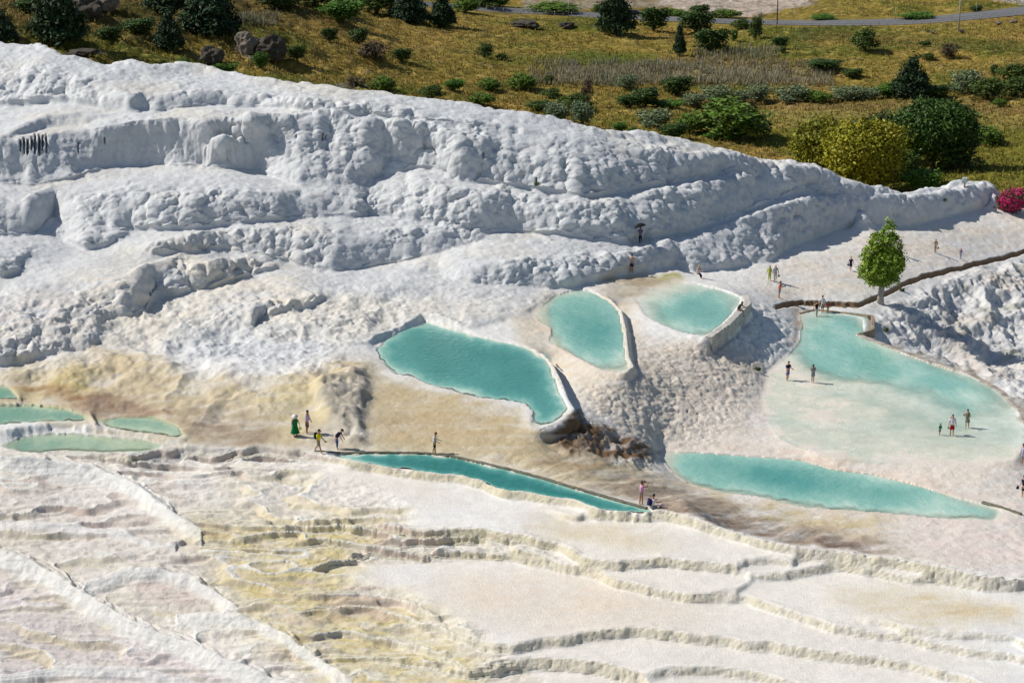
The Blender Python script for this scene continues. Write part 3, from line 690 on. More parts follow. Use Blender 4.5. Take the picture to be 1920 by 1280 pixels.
# foreground
mixin((.82, .775, .70), m_fore * .85)
mixin((.84, .83, .81), m_fore * m_flat * .9 * sstep(-.25, .45, fbm(x / 10, y / 10, o, 3)))
stain([(860,1070),(1100,1075),(1300,1130),(1360,1170),(1200,1170),(1000,1180),(860,1150),(780,1100)], (.77,.63,.49), .55, 30, .3)
stain([(940,985),(1040,975),(1200,1000),(1300,1020),(1200,1030),(1080,1010)], (.66,.53,.30), .6, 14, .4)
stain([(1540,1115),(1700,1105),(1900,1130),(1930,1170),(1800,1170),(1640,1150)], (.64,.51,.27), .65, 14, .5)
stain([(560,885),(700,870),(850,930),(900,960),(800,930)], (.80,.70,.60), .5, 18, .4)
lf = m_left
mixin((.70, .64, .50), lf * .45 * sstep(-.3, .4, big + .3 * mid))
stain([(380,960),(700,978),(760,1000),(640,1080),(820,1150),(900,1240),(880,1290),(640,1290),(500,1200),(420,1080),(300,1000)], (.66,.56,.28), .8, 24, .6)
stain([(-300,860),(0,880),(180,900),(330,1000),(420,1080),(200,1100),(0,1000),(-300,960)], (.70,.64,.60), .5, 20, .7)
stain([(-300,1060),(0,1060),(200,1140),(420,1240),(600,1300),(-300,1420)], (.68,.61,.60), .65, 20, .6)
stain([(230,1080),(360,1080),(430,1130),(330,1140),(240,1110)], (.68,.56,.50), .6, 10, .5)
mixin((.76, .77, .74), lf * spur * .5)
yr = sstep(1500, 600, px + 2 * (py - 1000))
mixin((.60, .54, .38), ris * (.6 + .3 * yr) * (1 + .3 * mid))
hue_n = fbm(x / 7 + 2, y / 5, o, 3)
mixin((.56, .43, .36), mt * (fr > .74) * sstep(-.1, .5, hue_n) * .7)
mixin((.62, .52, .26), mt * (fr > .74) * sstep(.1, -.4, hue_n) * .45 * yr)
mixin((.60, .52, .44), mt * (fr2 > .55) * .35)
mixin((.82, .81, .77), mt * sstep(.14, .04, fr) * .8)
mixin((.80, .79, .76), lf * on_spur * .6)
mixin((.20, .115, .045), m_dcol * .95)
mixin((.03, .03, .02), slot * .95)  # near-black colour stands in for the shade inside the slots
# pool beds: pale silt; algae in the left pools
bed = np.clip(pool_v * 1.5 - .2, 0, 1) * (1 - m_fore) * sstep(.7, .3, st_)
mixin((.74, .72, .62), bed * .35)
mixin((.30, .42, .22), bed * sstep(380, 300, px) * (.5 + .3 * mid))
C *= (1 + .05 * fine + .05 * mid)[:, None]
C = np.clip(C, .01, .88)

# ------------------------------------------------------------------ materials
def mat(name, col=(.5, .5, .5), rough=.7, attr=None, noise=None, bump=None, spec=.3, sss=None, metal=0):
    """principled material; noise=(scale, dark multiplier, detail), bump=(scale, distance, detail)"""
    m = bpy.data.materials.new(name); m.use_nodes = True
    n = m.node_tree.nodes; l = m.node_tree.links; b = n['Principled BSDF']
    b.inputs['Base Color'].default_value = (*col, 1); b.inputs['Roughness'].default_value = rough
    b.inputs['Specular IOR Level'].default_value = spec; b.inputs['Metallic'].default_value = metal
    src = None
    if attr:
        at = n.new('ShaderNodeAttribute'); at.attribute_name = attr; src = at.outputs['Color']
    tc = n.new('ShaderNodeTexCoord')
    if noise:
        t = n.new('ShaderNodeTexNoise'); t.inputs['Scale'].default_value = noise[0]; t.inputs['Detail'].default_value = noise[2] if len(noise) > 2 else 4
        l.new(tc.outputs['Object'], t.inputs['Vector'])
        mr = n.new('ShaderNodeMapRange'); mr.inputs[1].default_value = .3; mr.inputs[2].default_value = .7
        mr.inputs[3].default_value = noise[1]; mr.inputs[4].default_value = 1.0
        l.new(t.outputs['Fac'], mr.inputs[0])
        mx = n.new('ShaderNodeMix'); mx.data_type = 'RGBA'; mx.blend_type = 'MULTIPLY'; mx.inputs[0].default_value = 1
        if src: l.new(src, mx.inputs[6])
        else: mx.inputs[6].default_value = (*col, 1)
        l.new(mr.outputs[0], mx.inputs[7]); src = mx.outputs[2]
    if src: l.new(src, b.inputs['Base Color'])
    if bump:
        t = n.new('ShaderNodeTexNoise'); t.inputs['Scale'].default_value = bump[0]; t.inputs['Detail'].default_value = bump[2] if len(bump) > 2 else 5
        t.inputs['Roughness'].default_value = .65
        l.new(tc.outputs['Object'], t.inputs['Vector'])
        bp = n.new('ShaderNodeBump'); bp.inputs['Distance'].default_value = bump[1]; bp.inputs['Strength'].default_value = 1
        l.new(t.outputs['Fac'], bp.inputs['Height']); l.new(bp.outputs[0], b.inputs['Normal'])
    return m
def grid_mesh(name, X, Y, Z, attrs, material, keep=None):
    h, w_ = X.shape
    co = np.stack([X.ravel(), Y.ravel(), Z.ravel()], 1).astype(f32)
    i = np.arange(h * w_).reshape(h, w_)
    q = np.stack([i[:-1, :-1], i[:-1, 1:], i[1:, 1:], i[1:, :-1]], -1).reshape(-1, 4)
    if keep is not None:
        q = q[keep[:-1, :-1].ravel() | keep[1:, 1:].ravel() | keep[:-1, 1:].ravel() | keep[1:, :-1].ravel()]
        used = np.unique(q); remap = np.full(h * w_, -1); remap[used] = np.arange(used.size)
        q = remap[q]; co = co[used]; attrs = {k: v[used] for k, v in attrs.items()}
    me = bpy.data.meshes.new(name)
    me.vertices.add(len(co)); me.vertices.foreach_set('co', co.ravel())
    me.loops.add(q.size); me.loops.foreach_set('vertex_index', q.ravel().astype(np.int32))
    me.polygons.add(len(q)); me.polygons.foreach_set('loop_start', np.arange(0, q.size, 4, dtype=np.int32))
    me.polygons.foreach_set('use_smooth', np.ones(len(q), bool))
    me.update(calc_edges=True)
    for k, v in attrs.items():
        if v.ndim == 2:
            at = me.attributes.new(k, 'FLOAT_COLOR', 'POINT')
            at.data.foreach_set('color', np.concatenate([v, np.ones((len(v), 1))], 1).astype(f32).ravel())
        else:
            at = me.attributes.new(k, 'FLOAT', 'POINT'); at.data.foreach_set('value', v.astype(f32))
    me.materials.append(material)
    ob = bpy.data.objects.new(name, me); COL.objects.link(ob)
    return ob
M_trav = mat('travertine', attr='stain', rough=.75, noise=(3.5, .90, 8), bump=(9.0, .07, 8), spec=.25)
X2, Y2, Z2 = (v.reshape(shp) for v in (x2, y2, z2))
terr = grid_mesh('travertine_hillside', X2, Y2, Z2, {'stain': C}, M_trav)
terr['kind'] = 'structure'
# ---- water sheets, one per pool level
def water_material(cols):
    m = bpy.data.materials.new('milky_pool_water'); m.use_nodes = True
    n = m.node_tree.nodes; l = m.node_tree.links; b = n['Principled BSDF']; out = n['Material Output']
    at = n.new('ShaderNodeAttribute'); at.attribute_name = 'depth'
    tc = n.new('ShaderNodeTexCoord')
    cl = n.new('ShaderNodeTexNoise'); cl.inputs['Scale'].default_value = .22; cl.inputs['Detail'].default_value = 6; cl.inputs['Roughness'].default_value = .55
    mp = n.new('ShaderNodeMapping'); mp.inputs['Scale'].default_value = (1, .5, 1)
    l.new(tc.outputs['Object'], mp.inputs[0]); l.new(mp.outputs[0], cl.inputs['Vector'])
    ad = n.new('ShaderNodeMath'); ad.operation = 'MULTIPLY_ADD'; ad.inputs[1].default_value = 1.0; ad.inputs[2].default_value = -.5
    l.new(cl.outputs['Fac'], ad.inputs[0])
    a2 = n.new('ShaderNodeMath'); a2.operation = 'MULTIPLY_ADD'; a2.inputs[1].default_value = .9
    l.new(ad.outputs[0], a2.inputs[0]); sc_ = n.new('ShaderNodeMath'); sc_.operation = 'MULTIPLY'; sc_.inputs[1].default_value = .66; l.new(at.outputs['Fac'], sc_.inputs[0]); l.new(sc_.outputs[0], a2.inputs[2])
    cr_ = n.new('ShaderNodeValToRGB'); e = cr_.color_ramp.elements
    e[0].position = 0; e[0].color = (*cols[0], 1); e[1].position = 1; e[1].color = (*cols[3], 1)
    k = e.new(.22); k.color = (*cols[1], 1)
    k = e.new(.55); k.color = (*cols[2], 1)
    l.new(a2.outputs[0], cr_.inputs[0]); l.new(cr_.outputs[0], b.inputs['Base Color'])
    b.inputs['Roughness'].default_value = .12; b.inputs['IOR'].default_value = 1.33
    rp = n.new('ShaderNodeTexNoise'); rp.inputs['Scale'].default_value = 2.2; rp.inputs['Detail'].default_value = 3
    bp = n.new('ShaderNodeBump'); bp.inputs['Distance'].default_value = .09; bp.inputs['Strength'].default_value = .8
    l.new(tc.outputs['Object'], rp.inputs['Vector']); l.new(rp.outputs['Fac'], bp.inputs['Height']); l.new(bp.outputs[0], b.inputs['Normal'])
    tr = n.new('ShaderNodeBsdfTransparent'); tr.inputs[0].default_value = (.96, 1, .985, 1)
    mr = n.new('ShaderNodeMapRange'); mr.inputs[1].default_value = -.02; mr.inputs[2].default_value = .26; mr.inputs[3].default_value = .02
    mr.interpolation_type = 'SMOOTHSTEP'
    l.new(at.outputs['Fac'], mr.inputs[0])
    mx = n.new('ShaderNodeMixShader'); l.new(mr.outputs[0], mx.inputs[0]); l.new(tr.outputs[0], mx.inputs[1]); l.new(b.outputs[0], mx.inputs[2])
    l.new(mx.outputs[0], out.inputs[0])
    return m
M_water = water_material([(.60, .74, .62), (.27, .51, .43), (.095, .325, .285), (.028, .20, .172)])
M_algae = water_material([(.50, .60, .42), (.24, .40, .29), (.12, .29, .20), (.07, .22, .15)])
for (poly, lv, dp, sf), nm in zip(POOLS, ('', '', '', '', '', '', '', '', '', '')):
    m = samp(blur(pip(poly).astype(f32), 1.6), px, py).reshape(shp)
    keep = (m > (.04 if poly is P4 else .34)) & (np.abs(ZG - lv) < .5)
    keep &= m_fore.reshape(shp) < .6
    rows = np.nonzero(keep.any(1))[0]; cols = np.nonzero(keep.any(0))[0]
    r0, r1, c0, c1 = rows[0], rows[-1] + 1, cols[0], cols[-1] + 1
    s = (slice(r0, r1), slice(c0, c1))
    # the sheet lies flat at the pool's level over the same ground
    dep = (lv - Z2[s]); dep = np.where(X2[s] > -1e9, dep, 0)
    ob = grid_mesh('water', X2[s], Y2[s], np.full(X2[s].shape, lv), {'depth': np.clip(dep, -.3, 3).ravel()}, M_algae if poly in (PA, PB, PC, PD) else M_water, keep[s])
    ob['kind'] = 'structure'
# ------------------------------------------------------------------ the dry valley behind
FS = [(-400,-40,-2),(-400,0,-5),(-400,90,-12),(0,0,-7),(0,75,-12),(0,160,-17),(100,30,-9.5),(200,0,-9),(200,100,-16),(300,50,-15),(400,0,-13),(400,60,-17),(400,130,-21),(480,100,-20),(480,150,-23),(560,60,-22),(560,0,-20),(640,30,-25),(640,100,-25),(700,60,-27),(700,170,-28),(760,10,-34),(800,20,-38.5),(800,55,-33),(800,170,-29),(960,0,-42.5),(960,20,-42),(960,32,-41.5),(960,60,-38),(960,120,-35),(960,210,-31),(1170,35,-42.3),(1170,50,-41),(1170,70,-38),(1170,130,-36),(1170,250,-31),
 (1457,0,-44),(1457,42,-43),(1457,52,-41.6),(1457,72,-40),(1457,110,-38),(1457,180,-36),(1457,290,-31),(1700,36,-41.5),(1700,60,-40),(1700,100,-37),(1700,180,-36),(1700,350,-26.5),(1920,0,-40),(1920,18,-39.6),(1920,35,-39),(1920,70,-37),(1920,180,-35),(1920,300,-28),(1920,360,-22),(1900,380,-18),(2400,380,-17),(2400,180,-35),(2400,0,-37),(2400,15,-37.5),
 (1240,-40,-45),(1920,-60,-42),(600,-40,-28),(2400,-60,-40)]
a = np.array(FS, float)
X, Y = unproj(a[:, 0], a[:, 1], a[:, 2])
FU0, FU1, FY0, FY1, FNU, FNY = -.34, .34, 230.0, 900.0, 385, 385
fc = [np.stack([X, Y, a[:, 2]], 1)]
FH = solve(np.concatenate(fc), FNU, FNY, FU0, FU1, FY0, FY1, 7, 200)
FH = blur(FH, 4)
fy = np.r_[np.linspace(50, 234, 24), np.linspace(236, 470, 560), np.linspace(470, 720, 420)[1:], np.geomspace(722, 9000, 60)]
fu = np.r_[np.linspace(-1.2, -.34, 40), np.linspace(-.33, .33, 900), np.linspace(.34, 1.2, 40)]
UG, VG = np.meshgrid(fu, fy)
XF = UG * VG; YF = VG.copy()
ZF = bil(FH, (UG - FU0) / (FU1 - FU0) * (FNU - 1), (YF - FY0) / (FY1 - FY0) * (FNY - 1))
fx_, fy_, fo = XF.ravel().astype(f32), YF.ravel().astype(f32), np.zeros(XF.size, f32)
n1 = fbm(fx_ / 22, fy_ / 22, fo, 4); n2_ = fbm(fx_ / 4, fy_ / 4, fo, 4); n3_ = fbm(fx_ / 1.1, fy_ / 1.1, fo, 2)
fpx, fpy = proj(fx_, fy_, ZF.ravel())
fade = sstep(900, 600, fy_)
# keep under the white hill
roadc = np.interp(fpx, [600,760,860,960,1170,1300,1457,1600,1700,1800,1920,2200], [-12,4,14,20,31,38,43,43,41,33,20,-8])
on_road = sstep(14, 7, np.abs(fpy - roadc)) * (fpx > 640)
hillside = sstep(900, 300, fpx)
ZF = (ZF.ravel() + fade * (1 - on_road) * (1.3 * n1 + .45 * n2_ + .18 * n3_ + hillside * .9 * n2_)).astype(f32)
lim = np.interp(fpx, PXS, zc) ; ycr = np.interp(fpx, PXS, yc)
ZF = np.where(fy_ < ycr + 24, np.minimum(ZF, lim - (fy_ * 0 + 14)), ZF)
fpx, fpy = proj(fx_, fy_, ZF)
FC = np.repeat(np.array([[.25, .19, .038]], f32), fx_.size, 0)
def fmix(col, wgt):
    global FC
    FC += (np.array(col, f32)[None] - FC) * np.clip(wgt, 0, 1)[:, None].astype(f32)
rowy = fbm(fpx / 160, fpy / 14, fo, 3)
fmix((.13, .135, .018), sstep(-.1, .5, n1 + .5 * rowy) * .9)
fmix((.075, .105, .014), sstep(.2, .7, n1 * .6 + n2_ * .5 + .3 * rowy) * .7)
fmix((.35, .22, .055), sstep(.0, .6, rowy - .3 * n1) * .6)
fmix((.06, .045, .02), sstep(.25, .8, n2_ - .2 * n1) * .55)
fmix((.38, .27, .10), sstep(.35, .9, n3_) * .45)
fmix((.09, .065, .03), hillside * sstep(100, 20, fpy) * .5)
def fst(poly, col, k, soft, nz_=.4):
    p = np.array(poly, float); q_ = np.roll(p, -1, 0)
    jx_ = fpx + 18 * n2_; jy_ = fpy + 3 * n3_ + 2 * n2_
    cc = np.zeros(fpx.size, bool)
    for (ax, ay), (bx, by) in zip(p, q_):
        if ay == by: continue
        cc ^= ((ay > jy_) != (by > jy_)) & (jx_ < (bx - ax) * (jy_ - ay) / (by - ay) + ax)
    fmix(col, cc * k * (1 + nz_ * n2_))
fst([(1070,122),(1300,118),(1560,130),(1560,160),(1300,158),(1080,160),(1020,150)], (.23,.20,.12), .6, 0)
fst([(1300,180),(2000,200),(2000,215),(1300,210)], (.22,.14,.06), .6, 0)
fst([(1400,205),(1920,215),(1920,250),(1400,240)], (.26,.21,.06), .6, 0)
fst([(1340,240),(2000,240),(2000,400),(1700,360),(1500,300)], (.13,.14,.015), .7, 0)
fst([(1060,95),(1240,100),(1240,125),(1060,125)], (.10,.14,.02), .6, 0)
fst([(1500,50),(1920,80),(1920,100),(1500,75)], (.07,.085,.02), .5, 0)
fst([(940,-60),(1460,-60),(1560,-60),(1560,-4),(1500,14),(1420,34),(1340,30),(1290,16),(1160,14),(1000,22),(980,10)], (.30,.25,.18), .9, 0, .3)
fst([(1340,-30),(1560,-40),(1540,0),(1400,34),(1360,30),(1290,22),(1240,8)], (.46,.38,.31), .9, 0, .15)
fst([(1850,-4),(2200,-10),(2200,10),(1920,9),(1860,2)], (.36,.33,.31), .9, 0, .1)
fst([(1240,-60),(1300,-8),(1200,-4),(1100,-8)], (.16,.13,.06), .7, 0)
# rocky outcrop ground
for cx, cy, rx, ry in ((490, 92, 48, 22), (395, 108, 22, 10), (165, 16, 42, 16), (640, 163, 50, 5)):
    e = ((fpx - cx + 12 * n2_) / rx) ** 2 + ((fpy - cy + 5 * n3_) / ry) ** 2
    fmix((.20, .18, .15), sstep(1.1, .7, e) * .75)
road_m = sstep(8.2, 7.2, np.abs(fpy - roadc)) * (fpx > 640)
FC *= (1 + .25 * n3_ + .15 * n2_)[:, None]
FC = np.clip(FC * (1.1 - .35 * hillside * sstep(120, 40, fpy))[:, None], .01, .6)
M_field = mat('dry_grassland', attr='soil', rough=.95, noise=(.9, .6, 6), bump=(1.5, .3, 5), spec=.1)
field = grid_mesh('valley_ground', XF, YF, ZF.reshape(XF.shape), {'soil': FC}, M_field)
field['kind'] = 'structure'
# ------------------------------------------------------------------ placing things on the ground
PF = [a_.astype(f32) for a_ in proj(x2, y2, z2)]
def spot(px_, py_, r=2.2, field_=False):
    """ground point seen at this photo pixel; returns (Vector, metres per pixel)"""
    A, B, X_, Y_, Z_ = (fpx, fpy, fx_, fy_, ZF) if field_ else (PF[0], PF[1], x2, y2, z2)
    while True:
        i = np.nonzero((np.abs(A - px_) < r) & (np.abs(B - py_) < r))[0]
        if len(i): break
        r *= 1.6
    y0 = Y_[i].min(); i = i[Y_[i] < y0 + 3]
    d = (A[i] - px_) ** 2 + (B[i] - py_) ** 2; k = i[np.argmin(d)]
    v = Vector((float(X_[k]), float(Y_[k]), float(Z_[k])))
    return v, (v.y * CT - (v.z - CAMZ) * ST) / F
def link(ob, parent=None):
    COL.objects.link(ob)
    if parent: ob.parent = parent
    return ob
def thing(name, label, cat, loc=(0, 0, 0), rz=0, group=None):
    o_ = bpy.data.objects.new(name, None); o_.empty_display_size = .2; link(o_)
    o_.location = loc; o_.rotation_euler = (0, 0, rz)
    o_['label'] = label; o_['category'] = cat
    if group: o_['group'] = group
    return o_
def mob(name, bm, m, parent=None, smooth=False, loc=None):
    me = bpy.data.meshes.new(name); bm.to_mesh(me); bm.free()
    for mm in (m if isinstance(m, (list, tuple)) else [m]): me.materials.append(mm)
    if smooth:
        me.polygons.foreach_set('use_smooth', [True] * len(me.polygons))
    o_ = bpy.data.objects.new(name, me); link(o_, parent)
    if loc is not None: o_.location = loc
    return o_
def tag(o_, label, cat, group=None):
    o_['label'] = label; o_['category'] = cat
    if group: o_['group'] = group
    return o_
def box(bm, c, s, rot=None, bev=0, mi=0):
    r = bmesh.ops.create_cube(bm, size=1)
    vs_ = r['verts']
    bmesh.ops.scale(bm, vec=s, verts=vs_)
    if rot is not None: bmesh.ops.rotate(bm, cent=(0, 0, 0), matrix=rot, verts=vs_)
    bmesh.ops.translate(bm, vec=c, verts=vs_)
    fs = {f for v in vs_ for f in v.link_faces}
    for f in fs: f.material_index = mi
    if bev:
        bmesh.ops.bevel(bm, geom=list({e for v in vs_ for e in v.link_edges}), offset=bev, segments=2, affect='EDGES')
def ball(bm, c, s, rot=None, mi=0, u=14, v=10):
    r = bmesh.ops.create_uvsphere(bm, u_segments=u, v_segments=v, radius=1)
    vs_ = r['verts']; bmesh.ops.scale(bm, vec=s, verts=vs_)
    if rot is not None: bmesh.ops.rotate(bm, cent=(0, 0, 0), matrix=rot, verts=vs_)
    bmesh.ops.translate(bm, vec=c, verts=vs_)
    for f in {f for v_ in vs_ for f in v_.link_faces}: f.material_index = mi; f.smooth = True
    return vs_
def tube(bm, pts, rad, n=8, mi=0):
    rings = []
    pts = [Vector(p) for p in pts]
    for i, p in enumerate(pts):
        d = (pts[min(i + 1, len(pts) - 1)] - pts[max(i - 1, 0)]).normalized()
        a_ = d.orthogonal().normalized() if abs(d.z) < .9 else Vector((1, 0, 0))
        a_ = (a_ - d * a_.dot(d)).normalized(); b_ = d.cross(a_)
        rr = rad[i] if isinstance(rad, (list, tuple)) else rad
        rings.append([bm.verts.new(p + (a_ * math.cos(t) + b_ * math.sin(t)) * rr) for t in [2 * math.pi * k / n for k in range(n)]])
    for r0, r1 in zip(rings, rings[1:]):
        for k in range(n):
            f = bm.faces.new((r0[k], r0[(k + 1) % n], r1[(k + 1) % n], r1[k])); f.material_index = mi; f.smooth = True
    for r in (rings[0][::-1], rings[-1]):
        f = bm.faces.new(r); f.material_index = mi
def copy_tree(o_, parent=None):
    c = o_.copy(); link(c); c.parent = parent
    for ch in list(o_.children): copy_tree(ch, c)
    return c

# ------------------------------------------------------------------ pool walls and kerbs
M_conc = mat('weathered_concrete', (.60, .57, .52), .85, noise=(2.5, .55, 6), bump=(12, .02, 5))
M_kerb = mat('shadow_dark_kerb', (.20, .19, .14), .8, noise=(3, .5, 6), bump=(10, .02, 5))  # dark tone paints the shadow band at the narrow pool's back edge
M_lime = mat('lime_crusted_wall', (.74, .71, .64), .8, noise=(1.8, .8, 6), bump=(8, .04, 5))
def wall(name, label, poly, z, n, inner, outer, top, foot, m, cat='wall'):
    z = float(dz_(z)); p = dens(poly, n); X, Y = unproj(p[:, 0], p[:, 1], z)
    tx, ty = np.gradient(X), np.gradient(Y); L_ = np.hypot(tx, ty); lx, ly = -ty / L_, tx / L_
    bm = bmesh.new(); prev = None; rn = random.Random(n)
    ox, oy, oz = X[0], Y[0], z
    for i in range(n):
        j = rn.uniform(-.025, .025); jt = rn.uniform(-.02, .02)
        prof = [(inner, -foot), (inner, top - .04), (inner + .04, top), (outer - .04, top + jt), (outer + j, top - .05), (outer + .06 + j, -foot)]
        r = [bm.verts.new((X[i] + lx[i] * a_ - ox, Y[i] + ly[i] * a_ - oy, b_)) for a_, b_ in prof]
        if prev:
            for k in range(len(r) - 1): bm.faces.new((prev[k], prev[k + 1], r[k + 1], r[k]))
        else: bm.faces.new(r)
        prev = r
    bm.faces.new(prev[::-1])
    bmesh.ops.recalc_face_normals(bm, faces=bm.faces)
    o_ = mob(name, bm, m, loc=(ox, oy, oz)); tag(o_, label, cat); return o_
wall('pool_wall', 'thin lime crusted wall along the right edge of the largest turquoise pool', WALL1, -.9, 90, .02, .26, .07, 1.5, M_lime)
wall('pool_wall', 'straight lime crusted wall on the right edge of the tall middle pool', WALL2, -1.3, 90, .02, .24, .07, 1.0, M_lime)
wall('pool_wall', 'thick pale concrete wall on which a man sits beside the small upper pool', WALL3, -1.9, 80, .0, .62, .16, 1.5, M_conc)
wall('pool_wall', 'long curved stone wall bounding the big shallow pool on the right', WALL4, -6.0, 160, .0, .5, .10, 2.4, mat('mottled_stone_wall', (.52, .47, .40), .85, noise=(1.2, .35, 6), bump=(8, .04, 5)))
wall('pool_kerb', 'low kerb painted shadow dark along the back of the long narrow pool', [(590,847),(650,850),(700,848.5),(800,850),(850,856),(900,867),(960,881),(1020,897),(1100,921),(1180,944),(1214,953)], -1.7, 120, -.22, .02, .14, .6, M_kerb, 'kerb')
wall('pool_kerb', 'rusty brown stepped kerb at the inner corner of the shallow right pool', [(1500,589),(1530,582),(1600,590),(1634,594),(1634,618),(1606,627)], -6.0, 60, .0, .3, .10, .6, mat('rusty_kerb', (.42, .33, .23), .85, noise=(3, .4, 6), bump=(10, .03, 5)), 'kerb')
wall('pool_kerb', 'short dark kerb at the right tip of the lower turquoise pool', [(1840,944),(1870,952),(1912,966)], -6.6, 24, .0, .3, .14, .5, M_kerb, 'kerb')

# ------------------------------------------------------------------ people
def M(name, c, rough=.8): return mat(name, c, rough, noise=(9, .8, 3))
_mc = {}
def cloth(c):
    k = tuple(round(v, 3) for v in c)
    if k not in _mc: _mc[k] = mat('cloth', c, .85, noise=(9, .75, 3), bump=(14, .01, 3), spec=.15)
    return _mc[k]
def skinm(t): return _mc.setdefault(('s', t), mat('skin', {'light': (.52, .30, .20), 'tan': (.40, .21, .125), 'dark': (.26, .13, .08)}[t], .55, spec=.3))
M_eye = mat('eye_white', (.7, .7, .68), .3); M_iris = mat('iris_dark', (.03, .02, .015), .3); M_lip = mat('lips', (.32, .10, .08), .5)
M_hair = {'black': mat('black_hair', (.015, .012, .01), .6), 'brown': mat('brown_hair', (.07, .035, .02), .6), 'blonde': mat('blonde_hair', (.42, .26, .10), .6), 'grey': mat('grey_hair', (.30, .29, .28), .6), 'auburn': mat('auburn_hair', (.14, .05, .025), .6)}
def skin_mesh(name, chains, m, parent, sub=1):
    """chains: list of lists of (key, point, radius); equal keys share a vertex; the first vertex of each island is its root"""
    verts, edges, rad, key, roots = [], [], [], {}, []
    for ch in chains:
        prev = None
        for k, p, r in ch:
            if k is None or k not in key:
                verts.append(p); rad.append(r); idx = len(verts) - 1
                if k is not None: key[k] = idx
                if prev is None: roots.append(idx)
            else: idx = key[k]
            if prev is not None: edges.append((prev, idx))
            prev = idx
    me = bpy.data.meshes.new(name); me.from_pydata([tuple(v) for v in verts], edges, [])
    o_ = bpy.data.objects.new(name, me); COL.objects.link(o_)
    md = o_.modifiers.new('s', 'SKIN'); md.use_smooth_shade = True; md.branch_smoothing = .6
    if not me.skin_vertices:
        bpy.context.view_layer.objects.active = o_
    sv = me.skin_vertices[0].data
    for i, r in enumerate(rad):
        sv[i].radius = r if isinstance(r, tuple) else (r, r); sv[i].use_root = i in roots
    if sub: 
        sd = o_.modifiers.new('d', 'SUBSURF'); sd.levels = sub; sd.render_levels = sub
    dg = bpy.context.evaluated_depsgraph_get(); dg.update()
    new = bpy.data.meshes.new_from_object(o_.evaluated_get(dg))
    o_.modifiers.clear(); o_.data = new; bpy.data.meshes.remove(me)
    new.name = name; new.materials.clear(); new.materials.append(m)
    new.polygons.foreach_set('use_smooth', [True] * len(new.polygons))
    o_.parent = parent
    return o_
def joined(o_, bm, mats):
    b2 = bmesh.new(); b2.from_mesh(o_.data)
    tmp = bpy.data.meshes.new('t'); bm.to_mesh(tmp); bm.free(); b2.from_mesh(tmp); bpy.data.meshes.remove(tmp)
    b2.to_mesh(o_.data); b2.free()
    for mm in mats: o_.data.materials.append(mm)
